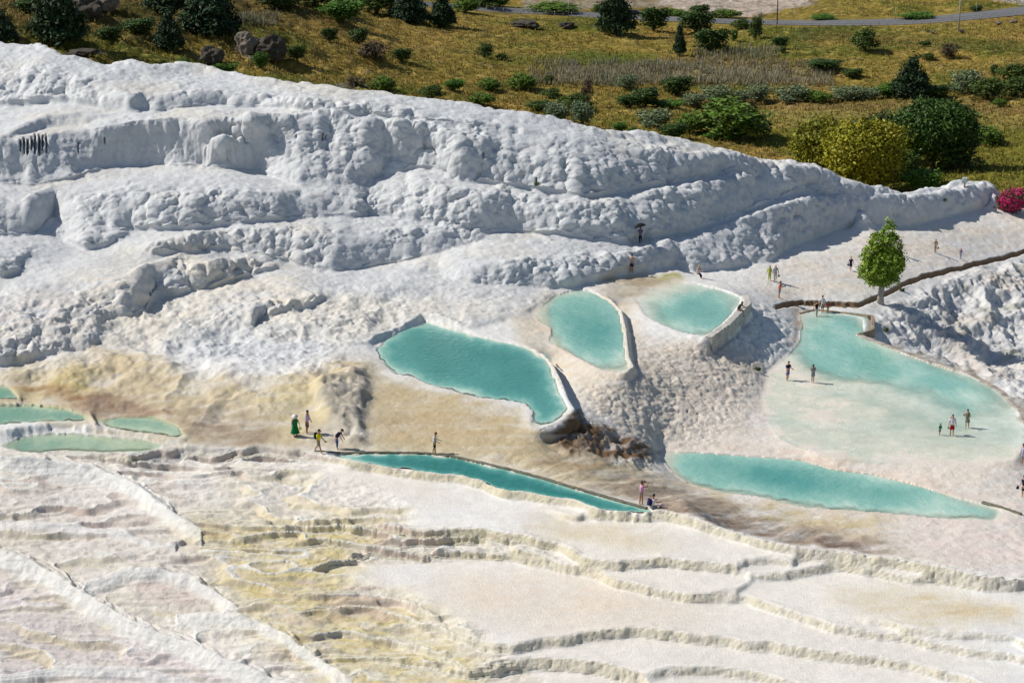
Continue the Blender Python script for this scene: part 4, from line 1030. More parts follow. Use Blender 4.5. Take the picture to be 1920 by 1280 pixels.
def person(label, at, h, yaw, top=None, bottom=None, sleeve=.5, legs_to=.45, dress=None, arms=((8, 10, 12), (8, 10, 12)), legs=((4, 3), (-6, 6)),
           lean=3, nod=8, tone='tan', hair='black', style='short', hat=None, seat=None, bulk=1.0, inn=(0, 0), long_top=False, loc_override=None):
    if loc_override is not None: loc = Vector(loc_override)
    else: loc, _ = spot(*at)
    P = thing('person', label, 'person', loc - Vector((0, 0, .015)), R(yaw))
    up = Vector((0, -math.sin(R(lean)), math.cos(R(lean)))); B = bulk
    hipz = .50 * h
    def legpts(i):
        sd = -1 if i == 0 else 1
        f, k = legs[i]; hip = Vector((sd * .048 * h * B, 0, 0))
        kn = hip + Vector((sd * .012 * h, -math.sin(R(f)), -math.cos(R(f)))) * .245 * h
        an = kn + Vector((0, -math.sin(R(f - k)), -math.cos(R(f - k)))) * .235 * h
        return hip, kn, an
    LG = [legpts(0), legpts(1)]
    low = min(l_[2].z for l_ in LG) - .025 * h
    base = Vector((0, 0, -low))
    if seat is not None: base = Vector((0, 0, seat))
    LG = [[p + base for p in l_] for l_ in LG]
    pel = base + Vector((0, 0, .01 * h)); wai = pel + up * .10 * h; che = pel + up * .21 * h; ups = pel + up * .285 * h; nek = pel + up * .335 * h
    hd_dir = Vector((0, -math.sin(R(lean * .8 + nod)), math.cos(R(lean * .8 + nod))))
    hc = nek + up * .015 * h + hd_dir * .062 * h
    AR = []
    for i in (0, 1):
        sd = -1 if i == 0 else 1
        f, ab, el = arms[i]; f2_ = f + lean * .0
        sh = ups + Vector((sd * .098 * h * (1 + .3 * (B - 1)), 0, 0)) - up * .012 * h
        e_ = sh + Vector((sd * math.sin(R(ab)), -math.sin(R(f2_)) * math.cos(R(ab)), -math.cos(R(f2_)) * math.cos(R(ab)))) * .165 * h
        fd = Vector((sd * math.sin(R(ab * .4)) - sd * math.sin(R(inn[i])), -math.sin(R(f2_ + el)), -math.cos(R(f2_ + el)))).normalized()
        wr_ = e_ + fd * .140 * h; hn = wr_ + fd * .045 * h
        AR.append((sh, e_, wr_, hn, fd))
    ch = [[('pel', pel, .082 * h * B), ('wai', wai, .072 * h * B), ('che', che, .088 * h * B), ('ups', ups, .062 * h * (1 + .5 * (B - 1))), ('nek', nek, .032 * h), (None, hc - hd_dir * .02 * h, .036 * h)]]
    for i, (hip, kn, an) in enumerate(LG):
        ft = an + Vector((0, .012 * h, -.014 * h)); toe = an + Vector((0, -.085 * h, -.017 * h))
        ch.append([('pel', pel, 0), (None, hip, .055 * h * B), (None, (hip + kn) / 2, .047 * h * B), (None, kn, .033 * h), (None, kn * .6 + an * .4, .034 * h), (None, an, .021 * h), (None, ft.lerp(toe, .35), .020 * h), (None, toe, .014 * h)])
    for i, (sh, e_, wr_, hn, fd) in enumerate(AR):
        ch.append([('ups', ups, 0), (None, sh, .038 * h), (None, (sh + e_) / 2, .029 * h * B), (None, e_, .023 * h), (None, e_.lerp(wr_, .35), .024 * h), (None, wr_, .015 * h), (None, hn, .019 * h)])
        sidev = fd.cross(Vector((1, 0, 0))); sidev = sidev.normalized() if sidev.length > .1 else Vector((0, 1, 0))
        pn = sidev.cross(fd).normalized()
        for q_, (of, ln) in enumerate(((-.016, .040), (-.006, .046), (.005, .043), (.014, .034))):
            a0 = hn + sidev * of * h; a1 = a0 + fd * ln * .55 * h; a2 = a1 + (fd * .8 + pn * .6 * (1 if i else -1)).normalized() * ln * .45 * h
            ch.append([(None, a0, .0062 * h), (None, a1, .0055 * h), (None, a2, .0045 * h)])
        t0 = wr_ + fd * .018 * h - sidev * .014 * h; t1 = t0 + (fd * .7 - sidev * .8).normalized() * .022 * h; t2 = t1 + fd * .02 * h
        ch.append([(None, t0, .0075 * h), (None, t1, .0062 * h), (None, t2, .005 * h)])
    body = skin_mesh('body', ch, skinm(tone), P)
    # head with face
    Rm = Matrix.Rotation(R(lean * .8 + nod), 3, 'X')
    hr = .060 * h
    bm = bmesh.new()
    ball(bm, (0, 0, 0), (hr * .78, hr * .95, hr * 1.16), mi=0, u=18, v=14)
    ball(bm, (0, -hr * .35, -hr * .62), (hr * .5, hr * .52, hr * .5), mi=0, u=12, v=8)
    ball(bm, (0, -hr * .98, -hr * .12), (hr * .13, hr * .2, hr * .24), mi=0, u=8, v=6)
    for s_ in (-1, 1):
        ball(bm, (s_ * hr * .78, hr * .08, -hr * .08), (hr * .10, hr * .20, hr * .27), mi=0, u=8, v=6)
        ball(bm, (s_ * hr * .31, -hr * .80, hr * .06), (hr * .14, hr * .09, hr * .09), mi=1, u=8, v=6)
        ball(bm, (s_ * hr * .31, -hr * .875, hr * .06), (hr * .065, hr * .04, hr * .065), mi=2, u=8, v=6)
    ball(bm, (0, -hr * .83, -hr * .52), (hr * .24, hr * .08, hr * .07), mi=3, u=8, v=6)
    bmesh.ops.rotate(bm, cent=(0, 0, 0), matrix=Rm, verts=bm.verts); bmesh.ops.translate(bm, vec=hc, verts=bm.verts)
    joined(body, bm, [M_eye, M_iris, M_lip])
    # hair
    def headpart(nm, fn, m_):
        b_ = bmesh.new(); fn(b_)
        bmesh.ops.rotate(b_, cent=(0, 0, 0), matrix=Rm, verts=b_.verts); bmesh.ops.translate(b_, vec=hc, verts=b_.verts)
        return mob(nm, b_, m_, P, True)
    def cap_(b_, k=1.07, zc=-.12, yb=.10):
        vs_ = ball(b_, (0, yb * hr, hr * .08), (hr * .78 * k, hr * .95 * k, hr * 1.12 * k), u=18, v=14)
        bmesh.ops.delete(b_, geom=[v for v in b_.verts if v.co.z < hr * zc - .5 * max(0, v.co.y) or (v.co.y < -hr * .62 and v.co.z < hr * .42)], context='VERTS')
    if style != 'bald':
        def f(b_):
            cap_(b_)
            if style == 'long': ball(b_, (0, hr * .62, -hr * .95), (hr * .8, hr * .42, hr * 1.5))
            if style == 'bun': ball(b_, (0, hr * .75, hr * .95), (hr * .38, hr * .38, hr * .36))
            if style == 'tail': ball(b_, (0, hr * 1.1, -hr * .3), (hr * .28, hr * .3, hr * .9))
            if style == 'bob': ball(b_, (0, hr * .3, -hr * .35), (hr * .98, hr * .78, hr * .85))
        headpart('hair', f, M_hair[hair])
    if hat:
        kind, hcol = hat
        def f(b_):
            if kind == 'cap':
                cap_(b_, 1.15, .12, .06); ball(b_, (0, -hr * 1.15, hr * .42), (hr * .62, hr * .62, hr * .08))
            elif kind == 'brim':
                ball(b_, (0, 0, hr * .62), (hr * .98, hr * 1.1, hr * .85))
                r_ = bmesh.ops.create_cone(b_, cap_ends=True, segments=28, radius1=hr * 2.25, radius2=hr * 1.0, depth=hr * .28)
                bmesh.ops.translate(b_, vec=(0, 0, hr * .48), verts=r_['verts'])
            elif kind == 'scarf':
                cap_(b_, 1.2, -.7, .06); ball(b_, (0, hr * .15, -hr * 1.1), (hr * 1.0, hr * .85, hr * .6))
            elif kind == 'hood':
                cap_(b_, 1.22, -.9, .1); ball(b_, (0, hr * .5, -hr * .9), (hr * .9, hr * .7, hr * .6))
        headpart({'cap': 'cap', 'brim': 'sun_hat', 'scarf': 'headscarf', 'hood': 'hood'}[kind], f, cloth(hcol))
    e = .012 * h
    if top is not None:
        dn = pel - Vector((0, 0, (.055 if long_top else .0) * h))
        c_ = [[('p', dn, .090 * h * B + e * .4), ('w', wai, .078 * h * B + e), ('c', che, .091 * h * B + e), ('u', ups, .062 * h * (1 + .5 * (B - 1)) + e), (None, nek - up * .018 * h, .040 * h)]]
        for sh, e_, wr_, hn, fd in AR:
            L2 = [('u', ups, 0), (None, sh, .042 * h + e * .5)]
            if sleeve > 0: L2.append((None, sh.lerp(e_, min(1, sleeve * 1.3)), .037 * h * B))
            if sleeve > .9: L2 += [(None, e_.lerp(wr_, .85), .027 * h)]
            c_.append(L2)
        skin_mesh('shirt' if sleeve > 0 else 'top', c_, cloth(top), P)
    if bottom is not None:
        c_ = [[('w', pel + up * .055 * h, .080 * h * B), ('p', pel - Vector((0, 0, .005 * h)), .088 * h * B + e * .2)]]
        for hip, kn, an in LG:
            L2 = [('p', pel, 0), (None, hip - Vector((0, 0, .02 * h)), .062 * h * B)]
            if legs_to <= .5: L2.append((None, hip.lerp(kn, legs_to * 2), .055 * h * B))
            else: L2 += [(None, kn, .044 * h * B), (None, kn.lerp(an, (legs_to - .5) * 2), .034 * h)]
            c_.append(L2)
        skin_mesh('trousers' if legs_to > .6 else 'shorts', c_, cloth(bottom), P)
    if dress is not None:
        dcol, hem, flare, skirt_only = dress
        b_ = bmesh.new(); prev = None; nseg = 26
        zt = (pel + up * .06 * h) if skirt_only else ups
        zs = [0, .15, .3, .42, .55, .7, .85, 1.0]
        for t in zs:
            zz = zt.lerp(Vector((pel.x, pel.y * .5 + .01, hem * h)), t); zr = zz.z / h
            if zr > .60: rx, ry = .100, .074
            elif zr > .5: rx, ry = .092, .078
            else: rx, ry = .095 + flare * (.5 - zr), .082 + flare * .8 * (.5 - zr)
            if t == 0 and not skirt_only: rx, ry = .078, .055
            ring = []
            for k in range(nseg):
                a_ = 2 * math.pi * k / nseg; fo_ = 1 + .07 * math.sin(5 * a_ + 1.3 * k % 3) * max(0, .5 - zr) * 3
                ring.append(b_.verts.new(zz + Vector((math.cos(a_) * rx * h * B * fo_, math.sin(a_) * ry * h * B * fo_, 0))))
            if prev:
                for k in range(nseg): b_.faces.new((prev[k], prev[(k + 1) % nseg], ring[(k + 1) % nseg], ring[k]))
            prev = ring
        mob('skirt' if skirt_only else 'dress', b_, cloth(dcol), P, True)
    W = Matrix.Translation(P.location) @ Matrix.Rotation(R(yaw), 4, 'Z')
    info = dict(P=P, W=W, back=W @ (che + Vector((0, .12 * h * B, 0))), hand=[W @ (a_[3] + a_[4] * .04 * h) for a_ in AR], head=W @ hc, yaw=R(yaw), h=h, up=up)
    return info
def backpack(label, pi, c1, c2, s=1.0, group=None):
    p = pi['back']; T = thing('backpack', label, 'backpack', p, pi['yaw'], group)
    b_ = bmesh.new(); box(b_, (0, .03, -.02), (.30 * s, .17 * s, .44 * s), bev=.05 * s); mob('bag_body', b_, cloth(c1), T, True)
    b_ = bmesh.new(); box(b_, (0, .13 * s, -.10), (.22 * s, .07 * s, .22 * s), bev=.025); mob('front_pocket', b_, cloth(c2), T, True)
    for s_ in (-1, 1):
        b_ = bmesh.new(); tube(b_, [(s_ * .10, -.06 * s, .20 * s), (s_ * .115, -.14, .27 * s), (s_ * .12, -.235, .12), (s_ * .12, -.2, -.08), (s_ * .10, -.05, -.16)], .018, 6); mob('shoulder_strap', b_, cloth(c1), T, True)
def held(name, label, cat, pos, rz, parts):
    T = thing(name, label, cat, pos, rz)
    for nm, fn, m_ in parts:
        b_ = bmesh.new(); fn(b_); mob(nm, b_, m_, T, True)
    return T
def sandals(label, pos, c, rz=0):
    T = thing('sandals', label, 'shoes', pos, rz)
    for k in (-1, 1):
        b_ = bmesh.new(); ball(b_, (k * .05, 0, -.09), (.045, .02, .13)); tube(b_, [(k * .05 - .04, 0, -.04), (k * .05, -.05, -.03), (k * .05 + .04, 0, -.04)], .01, 5)
        mob('sandal', b_, cloth(c), T, True)
M_black = mat('black_plastic', (.02, .02, .022), .4); M_glass = mat('lens_glass', (.03, .03, .05), .1, spec=.6)
def camera_(label, pos, rz, name='camera_held'):
    T = thing('photo_camera', label, 'camera', pos, rz)
    b_ = bmesh.new(); box(b_, (0, 0, 0), (.14, .06, .10), bev=.012); mob('camera_body', b_, M_black, T)
    b_ = bmesh.new(); tube(b_, [(0, -.03, 0), (0, -.12, 0)], [.038, .042], 12); mob('lens', b_, M_glass, T)
def phone(label, pos, rz, m_=None):
    b_ = bmesh.new(); box(b_, (0, 0, 0), (.08, .012, .155), bev=.005); o_ = mob('phone', b_, m_ or M_black, loc=pos); o_.rotation_euler = (R(-35), 0, rz); tag(o_, label, 'phone')
def bag(label, pos, c, s=1.0):
    T = thing('handbag', label, 'bag', pos)
    b_ = bmesh.new(); box(b_, (0, 0, -.27 * s), (.30 * s, .12 * s, .30 * s), bev=.04 * s)
    for v in b_.verts:
        if v.co.z > -.2 * s: v.co.x *= .6; v.co.y *= .6
    mob('bag_body', b_, cloth(c), T, True)
    b_ = bmesh.new(); tube(b_, [(-.06 * s, 0, -.14 * s), (-.04 * s, 0, -.02 * s), (0, 0, .01), (.04 * s, 0, -.02 * s), (.06 * s, 0, -.14 * s)], .012, 6); mob('bag_handle', b_, cloth(c), T, True)

down = (6, 8, 10)
q = person('woman in a long green dress and wide white sun hat, beside a man', (553, 818), 1.66, 12, sleeve=0, dress=((.005, .17, .05), .15, .22, False), top=(.005, .17, .05), arms=((10, 12, 20), (30, 22, 15)), legs=((12, 8), (-12, 12)), nod=25, tone='tan', hair='black', style='bob', hat=('brim', (.80, .80, .82)), bulk=1.15)
sandals('yellow sandals held by the woman in the green dress', q['hand'][1], (.55, .50, .03))
q = person('man in a loose pale pink shirt and brown shorts holding his shoes', (576, 812), 1.78, 70, top=(.66, .50, .64), bottom=(.20, .11, .08), sleeve=.95, legs_to=.42, arms=((5, 6, 18), (10, 6, 25)), legs=((2, 2), (-3, 3)), nod=14, tone='dark', long_top=True, bulk=1.1)
sandals('dark brown shoes held by the man in the pink shirt', q['hand'][0], (.10, .06, .06), 1.2)
q = person('man in a yellow polo shirt and grey shorts with a black cap, striding right', (598, 848), 1.80, 62, top=(.72, .66, .02), bottom=(.20, .25, .22), legs_to=.45, arms=((-6, 6, 14), (20, 6, 25)), legs=((22, 6), (-22, 14)), nod=16, tone='tan', hat=('cap', (.02, .02, .02)))
backpack('black backpack with bright green pocket on the man in yellow', q, (.015, .02, .02), (.12, .55, .05))
camera_('small black camera in the hand of the man in yellow', q['hand'][1], R(70))
q = person('man in a navy shirt and rolled blue jeans bending forward at the pool edge', (631, 842), 1.76, 74, top=(.012, .018, .05), bottom=(.10, .17, .32), legs_to=.86, arms=((22, 6, 12), (18, 6, 14)), legs=((12, 10), (8, 12)), lean=36, nod=26, tone='light', hat=('cap', (.02, .025, .05)))
q = person('woman with an auburn bun in a white top and black knee shorts at the kerb', (815, 850), 1.66, 82, top=(.78, .78, .80), bottom=(.012, .012, .014), sleeve=.3, legs_to=.46, arms=((8, 6, 62), (12, 6, 66)), legs=((6, 4), (-8, 6)), nod=34, tone='tan', hair='auburn', style='bun')
phone('white phone held by the woman with the auburn bun', q['hand'][1], R(80), mat('white_plastic', (.75, .75, .75), .4))
q = person('woman in a pink top and denim shorts raising a camera in the narrow pool', (1202, 945), 1.68, 118, top=(.72, .34, .56), bottom=(.08, .15, .28), sleeve=0, legs_to=.22, arms=((74, 14, 96), (80, 10, 92)), legs=((3, 2), (-4, 3)), nod=6, tone='tan', hair='brown', style='bob')
camera_('dark blue camera held up by the woman in the pink top', q['head'] + Vector((.16, .10, .0)), R(118))
gX, gY = unproj(1221, 957, -1.75)
q = person('man in a white shirt crouching behind the rim with a navy backpack', None, 1.78, 128, top=(.74, .74, .76), bottom=(.42, .46, .48), legs_to=.5, arms=((40, 8, 50), (44, 8, 50)), legs=((78, 120), (60, 118)), lean=16, nod=8, tone='tan', loc_override=(float(gX), float(gY), -1.80), seat=.36)
backpack('navy backpack on the man crouching in the white shirt', q, (.02, .02, .10), (.03, .03, .12), 1.15)
gX, gY = unproj(1238, 959, -1.9)
q = person('small child in a lilac sun hat just showing above the rim', None, .92, 40, top=(.02, .16, .12), bottom=(.1, .1, .2), arms=(down, down), tone='dark', hat=('brim', (.55, .42, .78)), loc_override=(float(gX), float(gY), -2.10), seat=.30, legs=((80, 90), (80, 90)))
q = person('person in a blue checked shirt and black trousers under a black umbrella', (1200, 457), 1.66, 0, top=(.12, .14, .26), bottom=(.012, .013, .018), legs_to=.86, arms=((20, 24, 96), (30, 8, 110)), inn=(10, 30), tone='dark', nod=10)
T = thing('umbrella', 'open black umbrella tilted over the person on the white ledge', 'umbrella', q['hand'][1])
T.rotation_euler = (R(-14), R(-16), 0)
b_ = bmesh.new(); prev = None
for k, (r_, zz) in enumerate(((.02, .72), (.20, .69), (.38, .60), (.52, .46), (.58, .36))):
    ring = [b_.verts.new((math.cos(2 * math.pi * i / 32) * r_ * (1 - .05 * (i % 4 == 2) * (k > 2)), math.sin(2 * math.pi * i / 32) * r_ * (1 - .05 * (i % 4 == 2) * (k > 2)), zz)) for i in range(32)]
    if prev:
        for i in range(32): b_.faces.new((prev[i], prev[(i + 1) % 32], ring[(i + 1) % 32], ring[i]))
    prev = ring
mob('umbrella_canopy', b_, cloth((.012, .012, .016)), T, True)
b_ = bmesh.new(); tube(b_, [(0, 0, -.1), (0, 0, .78)], .012, 6); mob('umbrella_shaft', b_, M_black, T)
for k in range(8):
    b_ = bmesh.new(); a_ = k * math.pi / 4; tube(b_, [(0, 0, .70), (math.cos(a_) * .36, math.sin(a_) * .36, .585), (math.cos(a_) * .56, math.sin(a_) * .56, .36)], .005, 4); mob('umbrella_rib', b_, M_black, T)
q = person('shirtless man in dark purple shorts seen from behind, standing on the ledge', (1184, 510), 1.76, 172, bottom=(.05, .03, .09), legs_to=.42, arms=((34, 20, 60), (4, 14, 6)), tone='light', nod=14)
bag('yellow bag carried by the shirtless man', q['hand'][1], (.50, .48, .02), 1.1)
q = person('blonde woman in navy trousers sitting on a white boulder', (1307, 520), 1.66, 40, top=(.40, .42, .46), bottom=(.015, .02, .06), legs_to=.86, sleeve=.4, arms=((30, 8, 70), (36, 8, 66)), inn=(20, 20), legs=((82, 66), (74, 60)), lean=14, nod=24, tone='light', hair='blonde', style='bob', seat=.46)
q = person('woman in a lime green suit and grey headscarf', (1443, 526), 1.48, -8, top=(.45, .52, .04), bottom=(.45, .52, .04), legs_to=.92, sleeve=.95, arms=((8, 26, 10), (6, 12, 20)), legs=((6, 5), (-6, 6)), tone='light', style='bald', hat=('scarf', (.25, .28, .28)), long_top=True)
q = person('bald man in a grey shirt and white shorts beside the woman in lime green', (1454, 527), 1.63, 6, top=(.42, .43, .48), bottom=(.74, .72, .78), legs_to=.46, arms=((10, 14, 20), (12, 16, 8)), legs=((8, 6), (-8, 8)), tone='tan', style='bald', bulk=1.1)
sandals('dark shoes held by the bald man in grey', q['hand'][1], (.05, .05, .06))
q = person('man in a salmon shirt and lilac grey shorts looking into a camera', (1461, 559), 1.66, 62, top=(.74, .24, .19), bottom=(.36, .33, .42), legs_to=.46, arms=((30, 8, 80), (34, 8, 78)), inn=(15, 15), nod=20, tone='tan', bulk=1.15, hair='brown')
camera_('black camera held by the man in the salmon shirt', (q['hand'][0] + q['hand'][1]) / 2, R(62))
q = person('woman in a short navy dress walking alone across the white slope', (1595, 507), 1.44, 2, top=(.03, .03, .09), sleeve=.4, dress=((.03, .03, .09), .30, .12, False), arms=((6, 24, 18), (10, 22, 6)), legs=((16, 4), (-14, 12)), tone='light', hair='black')
bag('small dark bag on the arm of the woman in the navy dress', q['hand'][0] + Vector((0, 0, .22)), (.05, .02, .05), .7)
q = person('man in a white printed T-shirt and slate shorts walking away', (1541, 588), 1.76, 184, top=(.62, .66, .74), bottom=(.26, .30, .38), legs_to=.46, arms=((8, 22, 12), (8, 20, 18)), legs=((12, 6), (-14, 14)), tone='light', hair='black')
q = person('woman in a black strappy top and cream trousers wading from behind', (1531, 596), 1.62, 196, top=(.015, .01, .015), bottom=(.66, .62, .56), sleeve=0, legs_to=.72, arms=((12, 24, 14), (10, 20, 10)), legs=((10, 6), (-12, 14)), tone='light', hair='brown', style='bun')
q = person('small child in a red shirt and lime shorts at the pool corner', (1553, 586), 1.12, 176, top=(.50, .06, .10), bottom=(.42, .55, .04), legs_to=.46, arms=((6, 12, 8), (22, 20, 14)), legs=((8, 6), (-8, 8)), tone='tan')
q = person('man in a navy T-shirt and blue shorts looking at his phone on the flats', (1477, 714), 1.76, 30, top=(.012, .025, .10), bottom=(.14, .18, .42), legs_to=.46, arms=((16, 12, 78), (20, 10, 72)), inn=(28, 20), nod=24, tone='light', hair='auburn', bulk=1.12)
phone('dark phone held by the man in navy on the flats', q['hand'][1], R(30))
q = person('woman in a grey and black mini dress taking a picture', (1524, 717), 1.64, 8, top=(.30, .32, .36), sleeve=0, dress=((.22, .23, .26), .37, .06, False), bottom=(.012, .012, .014), legs_to=.30, arms=((58, 24, 112), (40, 8, 120)), inn=(10, 25), tone='tan', hair='brown', style='long')
camera_('black camera at the face of the woman in the mini dress', q['head'] + Vector((-.05, -.17, -.01)), R(8))
q = person('man in a white T-shirt and red shorts with backpack straps, facing the viewer', (1785, 817), 1.78, 0, top=(.70, .70, .80), bottom=(.52, .015, .03), legs_to=.47, arms=((4, 16, 8), (4, 14, 10)), legs=((6, 3), (-3, 3)), tone='light', hair='brown', bulk=1.18)
backpack('dark blue backpack worn by the man in red shorts', q, (.06, .07, .12), (.05, .05, .09), .9)
camera_('small black camera hanging in the hand of the man in red shorts', q['hand'][0], 0)
q = person('woman with long dark hair in a patterned green sundress', (1813, 803), 1.64, -20, top=(.20, .24, .16), sleeve=0, dress=((.20, .24, .16), .33, .20, False), arms=((26, 10, 100), (10, 10, 60)), inn=(0, 25), legs=((10, 4), (-10, 14)), tone='light', hair='black', style='long', nod=18)
phone('dark phone held by the woman in the green sundress', q['hand'][0], R(-20))
q = person('little child in a hooded green top standing in the shallows', (1761, 816), 1.02, 30, top=(.01, .26, .15), bottom=(.04, .07, .12), sleeve=.95, legs_to=.42, arms=((8, 10, 10), (8, 10, 10)), tone='light', nod=24, hat=('hood', (.01, .22, .13)))
q = person('woman in a sand coloured suit and hat high on the white slope', (1753, 474), 1.50, 10, top=(.48, .33, .24), bottom=(.48, .33, .24), legs_to=.9, sleeve=.95, arms=((40, 26, 70), (6, 14, 8)), tone='tan', hat=('cap', (.40, .25, .18)), style='short', long_top=True)
bag('tan bag carried by the woman in the sand coloured suit', q['hand'][1] + Vector((0, 0, .1)), (.22, .12, .08), .7)
q = person('child in a lilac shirt and pale blue jeans near the brown channel', (1801, 486), 1.22, 8, top=(.36, .26, .56), bottom=(.36, .48, .68), legs_to=.88, arms=((6, 12, 20), (14, 18, 20)), legs=((6, 4), (-8, 10)), tone='tan')
q = person('man in a dark shirt and red cap half hidden behind the poplar crown', (1687, 477), 1.58, 60, top=(.03, .03, .05), bottom=(.10, .09, .09), legs_to=.46, arms=(down, down), tone='tan', hat=('cap', (.45, .04, .03)))
p3 = dens(WALL3, 80); i3 = int(np.argmin(np.abs(p3[:, 1] - 586))); wX, wY = unproj(p3[i3, 0], p3[i3, 1], -1.9)
q = person('man in a dark shirt sitting on the pale concrete wall looking down', None, 1.76, 58, top=(.04, .045, .03), bottom=(.05, .05, .06), legs_to=.45, arms=((38, 8, 60), (42, 8, 56)), inn=(18, 18), legs=((84, 78), (78, 70)), lean=26, nod=30, tone='dark', loc_override=(float(wX) + .18, float(wY) + .12, -1.74), seat=.09)
q = person('person in a lilac grey shirt at the right edge, upper of two', (1918, 871), 1.74, -70, top=(.42, .42, .60), bottom=(.30, .30, .42), legs_to=.4, arms=(down, down), tone='tan', long_top=True)
q = person('person in navy and black at the right edge, lower of two', (1919, 932), 1.74, -60, top=(.015, .02, .05), bottom=(.02, .02, .025), legs_to=.46, arms=((10, 8, 30), (12, 8, 34)), tone='light')
bag('black shoulder bag on the person in navy at the right edge', q['hand'][0] + Vector((-.05, 0, .2)), (.015, .015, .02), .8)
# ------------------------------------------------------------------ trees, shrubs
def leafmat(name, c, var=.55):
    m = mat(name, c, .6, attr=None, spec=.25)
    n = m.node_tree.nodes; l = m.node_tree.links; b = n['Principled BSDF']
    at = n.new('ShaderNodeAttribute'); at.attribute_name = 'leaf'
    mx = n.new('ShaderNodeMix'); mx.data_type = 'RGBA'; mx.blend_type = 'MULTIPLY'; mx.inputs[0].default_value = 1; mx.inputs[6].default_value = (*c, 1)
    l.new(at.outputs['Color'], mx.inputs[7]); l.new(mx.outputs[2], b.inputs['Base Color'])
    return m
def leaves(name, lobes, n, size, seed, clump=.09, per=14, droop=0, elong=1.6, shell=.5):
    """leaf cards gathered in clumps through the lobes; lobes (cx,cy,cz,rx,ry,rz) in metres"""
    g = np.random.default_rng(seed)
    lob = np.array(lobes, float); vol = lob[:, 3] * lob[:, 4] * lob[:, 5]
    nc = max(1, n // per); k = g.choice(len(lob), nc, p=vol ** .8 / (vol ** .8).sum())
    d = g.normal(size=(nc, 3)); d /= np.linalg.norm(d, axis=1)[:, None]
    rr = shell + (1.03 - shell) * g.random(nc) ** .55
    cc = lob[k, :3] + d * lob[k, 3:] * rr[:, None]
    cs = clump * (.6 + .8 * g.random(nc)); tint = .65 + .7 * g.random(nc)
    P_ = np.repeat(cc, per, 0) + g.normal(size=(nc * per, 3)) * np.repeat(cs, per)[:, None] * np.array([1, 1, .75])
    N = P_.shape[0]
    a_ = g.normal(size=(N, 3)) + np.repeat(d, per, 0) * .8; a_[:, 2] += .5; a_ /= np.linalg.norm(a_, axis=1)[:, None]
    t_ = g.normal(size=(N, 3)); t_[:, 2] -= droop; t_ -= a_ * (t_ * a_).sum(1)[:, None]; t_ /= np.linalg.norm(t_, axis=1)[:, None]
    b_ = np.cross(a_, t_); s_ = size * (.6 + .8 * g.random(N))[:, None]
    V = np.stack([P_ - t_ * s_ * elong / 2, P_ + b_ * s_ * .42 - t_ * s_ * .1, P_ + t_ * s_ * elong / 2, P_ - b_ * s_ * .42 - t_ * s_ * .1], 1).reshape(-1, 3)
    me = bpy.data.meshes.new(name); me.vertices.add(4 * N); me.vertices.foreach_set('co', V.astype(f32).ravel())
    me.loops.add(4 * N); me.loops.foreach_set('vertex_index', np.arange(4 * N, dtype=np.int32))
    me.polygons.add(N); me.polygons.foreach_set('loop_start', np.arange(0, 4 * N, 4, dtype=np.int32))
    me.update(calc_edges=True)
    tt_ = np.repeat(np.clip(np.repeat(tint, per) * (.75 + .5 * g.random(N)), .3, 1.6), 4)
    yel = np.repeat(np.repeat(g.random(nc), per) * .25, 4)
    at = me.attributes.new('leaf', 'FLOAT_COLOR', 'POINT')
    at.data.foreach_set('color', np.stack([tt_ * (1 + yel), tt_, tt_ * (1 - yel), np.ones(4 * N)], 1).astype(f32).ravel())
    return me
def put(me, name, m, parent):
    if not me.materials: me.materials.append(m)
    o_ = bpy.data.objects.new(name, me); return link(o_, parent)
M_bark = mat('grey_bark', (.20, .17, .14), .9, noise=(6, .5, 6), bump=(10, .03, 5))
M_pale_bark = mat('pale_poplar_bark', (.42, .40, .36), .9, noise=(5, .5, 6), bump=(10, .03, 5))
def trunk(parent, m, h, r, limbs, seed, spread=.5):
    rn = random.Random(seed); bm = bmesh.new()
    tube(bm, [(0, 0, -.3), (0, 0, .1 * h), (.03 * h, 0, .5 * h), (0, .02 * h, h)], [r * 1.35, r, r * .7, r * .12], 12)
    for k in range(limbs):
        a_ = rn.uniform(0, 6.28); z0 = h * rn.uniform(.3, .75); L_ = h * spread * rn.uniform(.5, 1) * (1.1 - z0 / h)
        p1 = Vector((math.cos(a_), math.sin(a_), .7)) * L_ * .5 + Vector((0, 0, z0)); p2 = p1 + Vector((math.cos(a_ + .3), math.sin(a_ + .3), 1.1)) * L_ * .5
        tube(bm, [(.01, 0, z0), p1, p2], [r * .4, r * .25, r * .06], 7)
    return mob('trunk', bm, m, parent, True)
# the lone poplar by the pool
loc, mp_ = spot(1650, 569)
T = thing('poplar_tree', 'slender bright green tree with pale trunk standing alone on the white terrace', 'tree', loc)
hh = 164 * mp_; ww = 88 * mp_
trunk(T, M_pale_bark, hh * .9, .30, 16, 3, .35)
M_pop = leafmat('poplar_leaf', (.17, .29, .028))
put(leaves('crown', [(-.06*ww, 0, hh*.40, .44*ww, .40*ww, hh*.17), (.10*ww, 0, hh*.50, .38*ww, .38*ww, hh*.18), (-.20*ww, 0, hh*.58, .25*ww, .28*ww, hh*.14), (.16*ww, 0, hh*.68, .24*ww, .24*ww, hh*.15), (-.10*ww, .05, hh*.74, .17*ww, .2*ww, hh*.10), (.10*ww, 0, hh*.84, .15*ww, .15*ww, hh*.11), (.12*ww, 0, hh*.96, .06*ww, .06*ww, hh*.07), (0, 0, hh*.30, .36*ww, .34*ww, hh*.09)], 15000, .15, 5, .16, 16, shell=.55), 'crown', M_pop, T)
